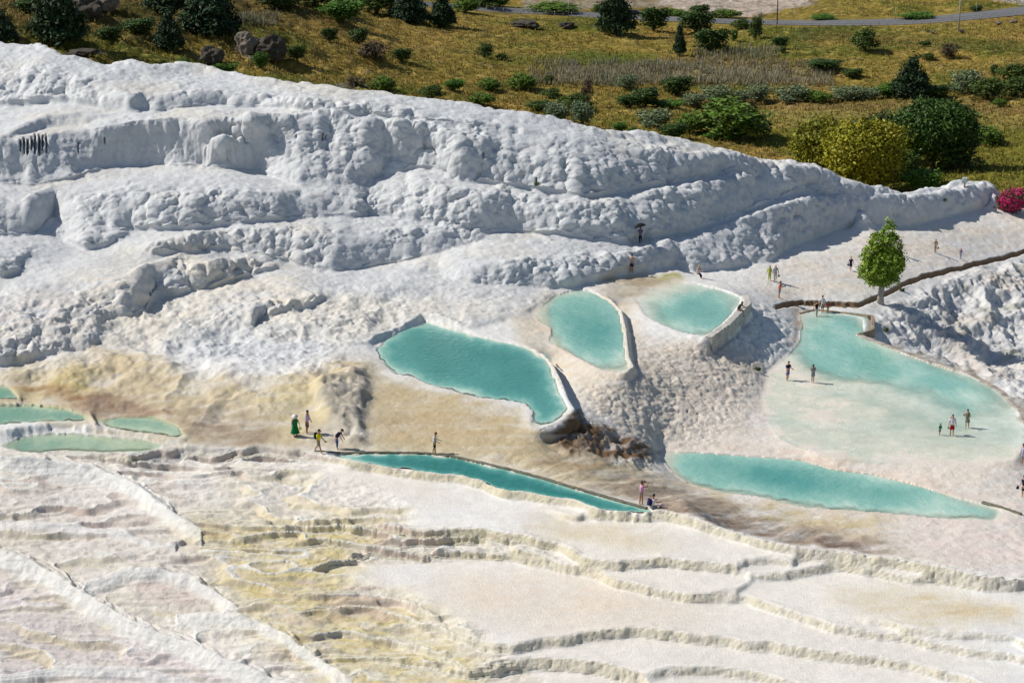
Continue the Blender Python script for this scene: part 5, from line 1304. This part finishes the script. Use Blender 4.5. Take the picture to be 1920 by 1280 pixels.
# big trees at the foot of the slope
def bigtree(label, px0, base, wpx, hpx, col, seed, n=16000, lobes=None, name='broadleaf_tree', leaf=.34, tr=.14):
    loc, mp_ = spot(px0, base, 3, True)
    T = thing(name, label, 'tree', loc); W_m, H_m = wpx * mp_, hpx * mp_
    trunk(T, M_bark, H_m * .8, H_m * .035, 10, seed, .5)
    rn = random.Random(seed)
    lb = lobes or [(0, 0, .58, .42, .40, .36)] + [(rn.uniform(-.3, .3), rn.uniform(-.3, .3), rn.uniform(.35, .78), rn.uniform(.16, .26), rn.uniform(.16, .26), rn.uniform(.14, .22)) for _ in range(9)]
    put(leaves('crown', [(a*W_m, b*W_m, c*H_m, d*W_m, e*W_m, g*H_m) for a, b, c, d, e, g in lb], n, leaf, seed, .7, 30, shell=.75), 'crown', leafmat('leaf', col), T)
    return T
bigtree('broad yellow green tree, the nearer and yellower of the pair behind the white crest', 1618, 372, 150, 150, (.23, .245, .014), 11, 26000)
bigtree('mid green tree left of the yellow green one, its foot hidden by the crest', 1545, 352, 118, 134, (.17, .19, .014), 12, 18000)
bigtree('dark tree crown peeping out above the yellow green tree', 1642, 310, 90, 92, (.025, .06, .016), 13, 9000)
bigtree('large dark spreading tree with deep shade beneath, right of the yellow tree', 1748, 322, 150, 132, (.045, .105, .018), 14, 24000, [(0, 0, .66, .46, .42, .30), (-.2, 0, .78, .24, .25, .17), (.22, 0, .72, .25, .25, .2), (.05, 0, .86, .26, .25, .13), (-.34, 0, .5, .15, .2, .15), (.38, 0, .5, .13, .2, .13)])
# prototypes for shrubs: unit width and height
def proto(name, lobes, n, leaf, col, seed, clump, m_stem=M_bark, cat='shrub', droop=0, elong=1.6, stems=5, shell=.4):
    T = thing(name, 'x', cat)
    put(leaves('foliage', lobes, n, leaf, seed, clump, 10, droop, elong, shell), 'foliage', leafmat(name + '_leaf', col), T)
    bm = bmesh.new(); rn = random.Random(seed)
    for k in range(stems):
        a_ = 6.28 * k / stems + rn.random(); s_ = .25 * rn.uniform(.4, 1)
        tube(bm, [(0, 0, -.05), (math.cos(a_) * s_ * .5, math.sin(a_) * s_ * .5, .3), (math.cos(a_) * s_, math.sin(a_) * s_, .65)], [.02, .014, .004], 5)
    mob('stem', bm, m_stem, T, True); T.hide_render = False
    return T
def rl(seed, n=7, zc=.48, rz=.42):
    rn = random.Random(seed)
    return [(0, 0, zc, .40, .40, rz)] + [(rn.uniform(-.28, .28), rn.uniform(-.28, .28), rn.uniform(.3, .75), rn.uniform(.14, .24), rn.uniform(.14, .24), rn.uniform(.14, .25)) for _ in range(n)]
PR = {
 'dark': [proto('shrub', rl(21), 3000, .05, (.04, .085, .016), 21, .05), proto('shrub', rl(22), 2600, .05, (.055, .10, .016), 22, .055)],
 'green': [proto('shrub', rl(23), 3200, .048, (.065, .16, .016), 23, .05), proto('shrub', rl(24), 2800, .05, (.085, .165, .018), 24, .05)],
 'olive': [proto('olive_shrub', rl(25, 9), 3200, .045, (.13, .20, .12), 25, .055), proto('olive_shrub', rl(26, 9), 3000, .045, (.14, .20, .11), 26, .06)],
 'dry': [proto('dry_shrub', rl(27, 6), 1100, .04, (.075, .055, .04), 27, .08, elong=2.6, stems=12), proto('dry_shrub', rl(28, 6), 1300, .04, (.06, .05, .035), 28, .08, elong=2.6, stems=12)],
 'pine': [proto('pine_tree', [(0, 0, z_, .46 * (1.03 - z_) + .05, .46 * (1.03 - z_) + .05, .09) for z_ in (.14, .25, .36, .47, .58, .69, .8, .9)] + [(.2, .1, .25, .2, .2, .08), (-.24, .1, .33, .18, .2, .08), (.1, -.2, .48, .2, .2, .08)], 6000, .035, (.018, .048, .018), 29, .045, cat='tree', droop=.6, elong=2.6, stems=3),
          proto('pine_tree', [(0, 0, z_, .44 * (1.0 - z_) + .10, .44 * (1.0 - z_) + .10, .10) for z_ in (.18, .3, .42, .54, .66, .78, .88)] + [(.26, .0, .35, .18, .2, .08), (-.2, .1, .52, .18, .2, .08)], 5200, .036, (.02, .052, .018), 30, .05, cat='tree', droop=.6, elong=2.6, stems=3)],
}
# kind, px, base py, width px, height px, label, category
SH = [
 ('pine',108,82,92,112,'tall dark pine on the left slope with its top out of frame'),('pine',4,78,56,52,'dark pine cut by the left edge of the picture'),('pine',318,92,52,66,'small lone pine between the two big dark pines'),('pine',392,62,104,92,'big dark pine on the slope above the white crest'),('pine',312,22,76,50,'dark pine top at the upper edge, left of the big pine'),('dark',208,78,48,26,'low dark scrub right of the tall left pine'),('dark',262,62,60,26,'low dark scrub below the grey crag'),('dark',60,22,60,26,'dark scrub at the very top left'),
 ('green',344,124,26,14,'small green bush touching the white crest on the left'),('green',424,136,46,18,'flat green bush on the crest line below the crag'),('green',489,130,30,30,'bright green bush against the dark boulder'),('dark',557,113,30,26,'round dark bush right of the boulder'),('dark',619,78,30,26,'round dark bush on the upper grass, left one'),('dark',673,81,34,28,'round dark bush on the upper grass, right one'),('dry',705,112,56,34,'wide grey brown thicket below the round bushes'),('dark',752,116,36,24,'dark bush at the right end of the brown thicket'),
 ('green',642,36,74,36,'light green leafy tree below the dark row of trees'),('dark',520,20,80,46,'dark tree, first of the row left of the road'),('dark',590,14,86,40,'dark tree, second of the row left of the road'),('dark',705,26,84,44,'dark tree behind the light green leafy one'),('pine',768,42,70,56,'dark conifer before the bend of the road'),('pine',831,50,46,60,'narrow dark conifer in front of the road'),('green',872,24,50,26,'green bush beside the road at its left end'),('dark',905,14,60,24,'dark bush at the top edge beyond the road'),('green',938,12,40,20,'bright green bush at the top edge beyond the road'),
 ('green',1036,24,92,17,'long low green hedge beyond the road, left one'),('green',1122,26,26,16,'small green bush behind the big roadside pine'),('pine',1156,66,68,82,'big dark pine standing against the road'),('dark',1226,56,52,42,'dark bushy tree right of the roadside pine'),('green',1262,31,56,12,'low green hedge beyond the road between dark trees'),('dark',1305,62,64,38,'broad blue green tree in front of the road'),('dark',1312,30,36,20,'dark round top behind the broad roadside tree'),('green',1362,33,58,13,'low green hedge beyond the road beside the dirt lot'),('dark',1332,98,62,44,'dark tree on the bank below the road'),('pine',1273,104,22,50,'thin upright conifer on the bank below the road'),('dark',1387,54,34,18,'grey green bush on the near side of the road'),('dark',1416,74,24,40,'narrow dark bush on the bank near the bare tree'),('green',1375,78,14,20,'little green sapling on the bank'),('dark',1460,90,30,20,'dark bush on the bank below the first utility pole'),
 ('green',1540,38,46,10,'low green scrub beyond the road, left of the small signs'),('green',1720,36,60,12,'low green scrub beyond the road near the right pole'),('dark',1831,22,24,10,'small dark scrub beyond the road on the far right'),('dark',1622,97,44,38,'lone rounded dark bush on the golden bank'),('dark',1733,85,24,8,'low dark clump on the bank'),('dark',1740,112,26,10,'tiny dark clump below the bank'),('dry',1782,108,32,26,'reddish dry bush on the bank at the right'),
 ('dark',1545,131,60,18,'flat dark bush on the pale grass strip'),('dark',1601,147,36,17,'small dark mound bush below the flat one'),('dark',1466,99,12,10,'tiny dark bush at the foot of the bank'),('dark',910,108,28,24,'dark bush alone in the golden grass'),('dark',940,112,20,12,'small low bush beside the one alone in the grass'),
 ('green',718,171,46,25,'green bush just above the crest with bare soil on its left'),('dry',668,163,34,18,'brown bush on bare soil above the crest'),('dark',810,184,44,22,'dark bush touching the crest'),('green',853,168,40,18,'green bush in a row above the crest, left one'),('green',915,169,46,20,'green bush in a row above the crest, middle one'),('green',905,196,46,18,'green bush half hidden by the crest'),('green',977,169,54,28,'broad green bush in a row above the crest, right one'),('dark',1030,158,20,15,'small dark bush among pale reeds'),('dark',1036,186,32,18,'dark bush left of the dry shrub'),
 ('dry',1103,197,24,44,'tall thin dry brown shrub'),('dark',1077,205,56,26,'dark low thicket under the dry shrub'),('olive',1046,228,46,34,'silvery olive bush at the crest, left one'),('olive',1092,236,40,42,'silvery olive bush at the crest, right one'),('dark',1010,205,50,14,'low dark bush against the crest'),('olive',1172,166,38,24,'grey green bush in the pale grass'),('dark',1268,178,56,32,'big round dark bush in the pale grass'),('dark',1182,199,50,22,'dark bush in the stream hedge, left one'),('dark',1212,199,48,32,'tall dark bush in the stream hedge'),('green',1250,201,60,13,'low bright green strip in the stream hedge'),
 ('olive',1224,239,62,32,'silvery bush alone in the meadow'),('green',1161,246,28,16,'small green bush at the crest below the meadow'),('green',1185,252,18,12,'tiny green bush beside the white crest'),('olive',1300,198,44,22,'silvery bush in the stream hedge, first from left'),('olive',1338,190,52,28,'silvery bush in the stream hedge, the tallest'),('olive',1378,192,42,22,'silvery bush in the stream hedge behind the big green clump'),('olive',1418,189,46,30,'silvery bush in the stream hedge right of the big clump'),('olive',1478,190,62,28,'wide silvery bush in the middle of the stream hedge'),('green',1528,190,60,17,'bright green strip in the middle of the stream hedge'),('olive',1584,187,62,25,'wide silvery bush before the bright green strip'),('olive',1628,184,42,19,'small silvery bush beside the bright green strip'),('green',1664,182,54,24,'bright green part of the stream hedge'),
 ('pine',1707,184,72,68,'dark pointed tree rising from the stream hedge'),('dark',1752,184,60,24,'dark low bush right of the pointed tree'),('olive',1806,176,56,44,'tall grey green bush in the right hedge'),('dark',1850,182,62,34,'dark bush in the right hedge, nearest the meadow'),('dark',1902,180,56,32,'dark bush in the right hedge by the picture edge'),('dark',1862,141,14,18,'small dark post like bush above the right hedge'),('dark',1900,152,56,28,'dark bush above the right hedge'),('green',1875,200,26,13,'small green bush in the right meadow'),
 ('green',1362,258,142,64,'great green bush in the meadow behind the crest'),('green',1292,246,60,30,'green bush joined to the left of the great one'),('dark',1264,256,52,24,'low dark bush at the left foot of the great one'),('dark',1418,256,44,34,'dark right end of the great meadow bush'),('green',1335,262,30,12,'low weeds in front of the great meadow bush'),('green',1372,264,34,11,'low weeds in front of the dark bush end'),
 ('green',1841,272,70,34,'round green bush right of the large dark tree'),('green',1728,358,66,38,'light green bush under the yellow tree'),('green',1714,300,40,32,'green shrub between the yellow and the dark tree'),('dark',1690,340,70,52,'dark shrub in the shade between the trees'),('dark',1780,318,100,56,'dark shrub in the deep shade beneath the large tree'),
]
used = set()
rnb = random.Random(5)
for k, (kind, bx, by, wpx, hpx, lab) in enumerate(SH):
    pi_ = rnb.randrange(2); src = PR[kind][pi_]
    if (kind, pi_) not in used: T = src; used.add((kind, pi_))
    else: T = copy_tree(src)
    loc, mp_ = spot(bx, by, 3, True)
    T.location = loc; T.rotation_euler = (0, 0, rnb.uniform(-.5, .5)); Wm, Hm = wpx * mp_ * 1.25, hpx * mp_ * 1.18
    T.scale = (Wm, Wm * rnb.uniform(.8, 1.1), Hm)
    T['label'] = lab; T['group'] = 'shrubs and trees scattered over the dry valley'
# bare tree at the roadside
loc, mp_ = spot(1427, 52, 3, True)
T = thing('bare_tree', 'leafless grey tree beside the road near the dirt lot', 'tree', loc)
trunk(T, M_bark, 5.2, .12, 22, 8, .7)
# oleander
loc, mp_ = spot(1897, 397, 3)
T = thing('oleander_bush', 'magenta flowering oleander at the end of the white wall', 'bush', loc)
W_m, H_m = 58 * mp_, 50 * mp_
lb = [(0, 0, .45, .46, .42, .42), (-.22, 0, .35, .25, .3, .3), (.2, -.1, .6, .3, .3, .3)]
lb = [(a*W_m, b*W_m, c*H_m, d*W_m, e*W_m, g*H_m) for a, b, c, d, e, g in lb]
put(leaves('foliage', lb, 6000, .13, 41, .16, 10, shell=.2), 'foliage', leafmat('oleander_leaf', (.03, .07, .015)), T)
put(leaves('flowers', lb, 7000, .10, 42, .11, 10, elong=1.0, shell=.9), 'flowers', leafmat('oleander_flower', (.62, .03, .22)), T)
loc, mp_ = spot(1876, 393, 3)
bm = bmesh.new(); tube(bm, [(-.9, 0, .14), (-.3, .03, .16), (.4, -.02, .15), (1.0, 0, .13)], [.15, .17, .16, .13], 10)
tag(mob('log', bm, mat('weathered_wood', (.20, .14, .10), .9, noise=(4, .5, 6), bump=(12, .03, 5)), loc=loc), 'weathered brown log lying under the oleander', 'log')
# small plants growing out of the travertine
for k, (ax, ay, lab) in enumerate(((1007, 346, 'small green fern in a hollow of the white cliff'), (1772, 376, 'tiny green tuft on the right white wall'), (1660, 620, 'small green weed among grey rocks by the pool wall'), (1850, 690, 'green weed at the foot of the grey rock slope'), (1420, 694, 'small yellow green tuft on the rubble slope'), (1690, 545, 'little weed beside the brown channel'))):
    loc, mp_ = spot(ax, ay)
    T = thing('weed', lab, 'plant', loc)
    put(leaves('foliage', [(0, 0, .12, .28, .2, .16)], 260, .07, 60 + k, .06, 10, shell=.1), 'foliage', leafmat('weed_leaf', (.06, .11, .015)), T)

# ------------------------------------------------------------------ rocks in the valley
M_rock = mat('grey_rock', (.10, .085, .065), .9, noise=(1.1, .45, 8), bump=(3, .15, 6))
M_stone = mat('pale_stone', (.26, .22, .17), .9, noise=(2, .6, 6), bump=(6, .05, 5))
def rock(label, px_, py_, wpx, hpx, seed, m, name='boulder'):
    loc, mp_ = spot(px_, py_, 3, True)
    bm = bmesh.new(); bmesh.ops.create_icosphere(bm, subdivisions=4, radius=1)
    P_ = np.array([v.co for v in bm.verts]); n_ = fbm(P_[:, 0] * 1.3 + seed, P_[:, 1] * 1.3, P_[:, 2] * 1.3, 4); f_, _g = worley(P_[:, 0] * 1.6 + seed, P_[:, 1] * 1.6, P_[:, 2] * 1.6)
    for v, a_, b_ in zip(bm.verts, n_, f_):
        v.co *= 1 + .30 * float(a_) + .55 * (float(b_) - .5)
        v.co.x *= wpx * mp_ / 2; v.co.y *= wpx * mp_ / 2.6; v.co.z = v.co.z * hpx * mp_ / 2 + hpx * mp_ * .42
    tag(mob(name, bm, m, loc=loc), label, 'rock')
rock('large dark grey boulder on the slope above the crest', 508, 112, 58, 44, 1, M_rock)
rock('pale cracked rock face left of the large dark boulder', 462, 100, 42, 40, 2, M_stone)
rock('grey crag above the crest below the big pine', 398, 124, 46, 40, 3, M_rock)
rock('grey crag at the top edge left of centre', 160, 32, 70, 44, 4, M_rock)
rock('rocky knob right of the top left crag', 196, 20, 44, 40, 5, M_stone)
rock('flat dark rock on the crest line left', 155, 104, 56, 14, 6, M_rock)
rock('heap of grey rubble below the road at centre', 985, 50, 52, 14, 7, M_rock)
rock('small heap of rubble below the hedge', 1064, 52, 26, 12, 8, M_rock)
rock('pale stone at the foot of the right utility pole', 1802, 60, 12, 6, 9, M_stone, 'stone')
rock('pale stone left of the right utility pole', 1747, 63, 8, 5, 10, M_stone, 'stone')
rock('pale stone on the bank at far right, left one', 1872, 46, 12, 5, 11, M_stone, 'stone')
rock('pale stone on the bank at far right, right one', 1900, 42, 14, 6, 12, M_stone, 'stone')

# ------------------------------------------------------------------ road, fence, poles, car
M_asph = mat('worn_asphalt', (.17, .17, .175), .9, noise=(.5, .8, 4))
rx_ = np.arange(640, 2160, 8.0); rc_ = np.interp(rx_, [600,760,860,960,1170,1300,1457,1600,1700,1800,1920,2200], [-12,4,14,20,31,38,43,43,41,33,20,-8]); rc_ = np.convolve(np.pad(rc_, 8, mode='edge'), np.ones(17) / 17, 'valid')
cen = [spot(a_, b_, 3, True)[0] for a_, b_ in zip(rx_, rc_)]
czs = np.convolve(np.pad([c.z for c in cen], 4, mode='edge'), np.ones(9) / 9, 'valid')
bm = bmesh.new(); prev = None; NEAR = []
for a_, b_, zc_ in zip(rx_, rc_, czs):
    hw_ = 4.5 + max(0, (a_ - 1500) / 420) * 3.0
    r = []
    for s_ in (-hw_, hw_):
        X_, Y_ = unproj(a_, b_ - s_, zc_ + .35); r.append(bm.verts.new((X_, Y_, zc_ + .35)))
    X_, Y_ = unproj(a_, b_ + hw_ + .5, zc_ + .35); NEAR.append(Vector((X_, Y_, zc_ + .35)))
    X0_, Y0_ = unproj(a_, b_ + hw_ + 1.5, zc_ - .8); r = [bm.verts.new((X0_, Y0_, zc_ - 1.0))] + r
    if prev:
        for k in range(2): bm.faces.new((prev[k], prev[k + 1], r[k + 1], r[k]))
    prev = r
rd = mob('road', bm, M_asph); rd['kind'] = 'structure'
M_galv = mat('galvanised_metal', (.30, .30, .30), .5, metal=.6)
T = thing('roadside_fence', 'low post and wire fence along the near side of the road', 'fence', NEAR[0])
for k in (.55, 1.05):
    bm = bmesh.new(); tube(bm, [p - NEAR[0] + Vector((0, 0, k)) for p in NEAR[::2]], .035, 5); mob('fence_rail', bm, M_galv, T)
bm = bmesh.new(); tube(bm, [(0, 0, -.6), (0, 0, 1.2)], .06, 6); post0 = mob('fence_post', bm, M_galv, T)
for i, p in enumerate(NEAR[::2]):
    c = post0 if i == 0 else post0.copy()
    if i: COL.objects.link(c); c.parent = T
    c.location = p - NEAR[0]
M_pole = mat('wooden_pole', (.17, .14, .12), .9, noise=(4, .7, 4)); M_pole2 = mat('concrete_pole', (.42, .40, .37), .8)
def pole(label, px_, py_, h, r, m, arms_=True, name='utility_pole'):
    loc, mp_ = spot(px_, py_, 3, True); T = thing(name, label, 'pole', loc)
    bm = bmesh.new(); tube(bm, [(0, 0, -.5), (0, 0, h)], [r, r * .6], 10); mob('shaft', bm, m, T)
    if arms_:
        bm = bmesh.new(); box(bm, (0, 0, h - .6), (2.2, .12, .14), bev=.02); mob('crossarm', bm, m, T)
        for k in (-.9, 0, .9):
            bm = bmesh.new(); tube(bm, [(k, 0, h - .5), (k, 0, h - .25)], [.06, .04], 8); mob('insulator', bm, M_galv, T)
pole('tall wooden utility pole beside the road right of the dirt lot', 1458, 46, 11.5, .19, M_pole)
pole('tall pale utility pole below the road on the right', 1797, 61, 12.5, .20, M_pole2)
for a_, b_, h_, l_ in ((1065, 33, 4.6, 'slim grey marker post by the road left of the big pine'), (1276, 33, 3.6, 'slim grey marker post by the road between the dark trees'), (1487, 41, 3.8, 'slim grey marker post right of the wooden utility pole'), (1680, 40, 3.6, 'slim grey marker post midway along the right stretch of road'), (1831, 27, 3.0, 'slim grey marker post beyond the pale utility pole')):
    pole(l_, a_, b_, h_, .07, M_galv, False, 'marker_post')
# dark car between the roadside trees
loc, mp_ = spot(1190, 31, 3, True)
loc.z += .35
T = thing('parked_car', 'dark car half hidden between two roadside trees', 'car', loc, R(-2))
M_paint = mat('dark_car_paint', (.02, .022, .03), .25, spec=.6); M_win = mat('car_window', (.03, .035, .04), .08, spec=.7); M_tyre = mat('tyre_rubber', (.02, .02, .02), .9); M_rim = mat('wheel_rim', (.35, .35, .36), .4, metal=.7)
bm = bmesh.new(); prof = [(-2.15, .35), (-2.2, .75), (-1.95, .95), (-1.45, 1.0), (-1.0, 1.42), (.55, 1.45), (1.15, 1.02), (1.95, .9), (2.2, .7), (2.2, .35)]
ra = [bm.verts.new((a_, -.85 * (1 if b_ < 1.1 else .82), b_)) for a_, b_ in prof]; rb = [bm.verts.new((a_, .85 * (1 if b_ < 1.1 else .82), b_)) for a_, b_ in prof]
bm.faces.new(ra); bm.faces.new(rb[::-1])
for k in range(len(prof)): bm.faces.new((ra[k], rb[k], rb[(k + 1) % len(prof)], ra[(k + 1) % len(prof)]))
bmesh.ops.bevel(bm, geom=list(bm.edges), offset=.05, segments=2, affect='EDGES'); bmesh.ops.recalc_face_normals(bm, faces=bm.faces)
mob('body', bm, M_paint, T, True)
for s_ in (-1, 1):
    for a0, a1, t0, t1 in ((-1.30, -.35, -.93, -.35), (-.27, .95, -.27, .52)):
        bm = bmesh.new(); vs_ = [bm.verts.new(v) for v in ((a0, s_ * .85, 1.04), (a1, s_ * .85, 1.04), (t1, s_ * .735, 1.38), (t0, s_ * .735, 1.38))]; bm.faces.new(vs_)
        mob('window', bm, M_win, T)
    for a_ in (-1.35, 1.35):
        bm = bmesh.new(); tube(bm, [(a_, s_ * .70, .33), (a_, s_ * .90, .33)], .33, 18); w_ = mob('wheel', bm, M_tyre, T)
        bm = bmesh.new(); tube(bm, [(a_, s_ * .88, .33), (a_, s_ * .915, .33)], .2, 14); mob('rim', bm, M_rim, w_)
# blue sign in the upper right corner
loc, mp_ = spot(1877, 8, 3, True)
T = thing('road_sign', 'small blue framed sign beside the far track at top right', 'sign', loc)
for s_ in (-.9, .9):
    bm = bmesh.new(); tube(bm, [(s_, 0, -.3), (s_ * .85, 0, 1.9)], .05, 6); mob('sign_post', bm, M_galv, T)
bm = bmesh.new(); box(bm, (0, -.04, 1.6), (1.9, .06, .9), bev=.02); mob('sign_board', bm, mat('blue_sign_paint', (.05, .12, .32), .5), T)
# floodlight on the end wall
loc, mp_ = spot(1809, 350, 2.5)
T = thing('floodlight', 'small pale floodlight on a stub mounted on top of the right white wall', 'light', loc)
bm = bmesh.new(); tube(bm, [(0, 0, -.2), (0, 0, .45)], [.12, .09], 10); mob('mount', bm, mat('rusty_stub', (.35, .24, .16), .8), T)
bm = bmesh.new(); tube(bm, [(-.3, 0, .75), (-.3, 0, .5), (.3, 0, .5), (.3, 0, .75)], .03, 6); mob('bracket', bm, M_galv, T)
bm = bmesh.new(); box(bm, (0, 0, .82), (.56, .28, .5), Matrix.Rotation(R(24), 3, 'X'), .03); mob('lamp_housing', bm, mat('pale_grey_housing', (.42, .50, .50), .5), T)
bm = bmesh.new(); box(bm, (0, -.15, .80), (.46, .02, .38), Matrix.Rotation(R(24), 3, 'X')); mob('lamp_glass', bm, mat('lamp_glass', (.55, .62, .62), .15), T)

# ------------------------------------------------------------------ grass of the valley: one mass of tufts
def tufts(name, label, cat, n, hmin, hmax, wid, seed, region, col0, col1, blades=4):
    g = np.random.default_rng(seed)
    ok = np.nonzero(region)[0]; k = g.choice(ok, n)
    X_ = fx_[k] + g.normal(size=n) * .4; Y_ = fy_[k] + g.normal(size=n) * .5; Z_ = ZF[k] - .05
    hh_ = hmin + (hmax - hmin) * g.random(n) ** 2
    V = []; 
    for b_ in range(blades):
        a_ = g.random(n) * 6.28; sp = wid * (.3 + .7 * g.random(n)); tip = np.stack([np.cos(a_) * sp + .12 * hh_, np.sin(a_) * sp, hh_ * (.7 + .5 * g.random(n))], 1)
        w_ = wid * .35; sx, sy = -np.sin(a_) * w_, np.cos(a_) * w_
        base_ = np.stack([X_, Y_, Z_], 1); V += [np.stack([base_ + np.stack([sx, sy, 0 * sx], 1), base_ - np.stack([sx, sy, 0 * sx], 1), base_ + tip], 1)]
    V = np.concatenate(V).reshape(-1, 3); N = len(V) // 3
    me = bpy.data.meshes.new(name); me.vertices.add(3 * N); me.vertices.foreach_set('co', V.astype(f32).ravel())
    me.loops.add(3 * N); me.loops.foreach_set('vertex_index', np.arange(3 * N, dtype=np.int32))
    me.polygons.add(N); me.polygons.foreach_set('loop_start', np.arange(0, 3 * N, 3, dtype=np.int32)); me.update(calc_edges=True)
    t_ = g.random(n)[:, None]; cc_ = (np.array(col0)[None] * (1 - t_) + np.array(col1)[None] * t_) * .6 + FC[k] * .5
    cc_ = np.tile(cc_, (blades, 1)).repeat(3, 0)
    at = me.attributes.new('leaf', 'FLOAT_COLOR', 'POINT'); at.data.foreach_set('color', np.concatenate([cc_, np.ones((len(cc_), 1))], 1).astype(f32).ravel())
    me.materials.append(leafmat('grass_blade', (1, 1, 1)))
    o_ = bpy.data.objects.new(name, me); link(o_); o_['kind'] = 'stuff'; o_['label'] = label; o_['category'] = cat
okf = (fpx > -60) & (fpx < 1980) & (fpy > -20) & (fpy < 400) & (road_m < .05) & (on_road < .3)
lot = (fpx > 930) & (fpx < 1580) & (fpy < 36) & (fpy > -40)
tufts('dry_grass', 'golden dry grass covering the valley slopes', 'grass', 70000, .2, .9, .30, 71, okf & ~lot, (.42, .30, .08), (.22, .22, .03))
reed = okf & (n2_ > -.3) & (((fpx > 990) & (fpx < 1560) & (fpy > 118) & (fpy < 162)) | ((fpx > 1300) & (fpx < 1460) & (fpy > 94) & (fpy < 116)) | ((fpx > 450) & (fpx < 520) & (fpy > 30) & (fpy < 50)))
tufts('reed_bed', 'pale silvery reeds standing in the golden meadow', 'reeds', 7000, .8, 2.0, .28, 72, reed, (.46, .42, .32), (.28, .28, .20), 5)
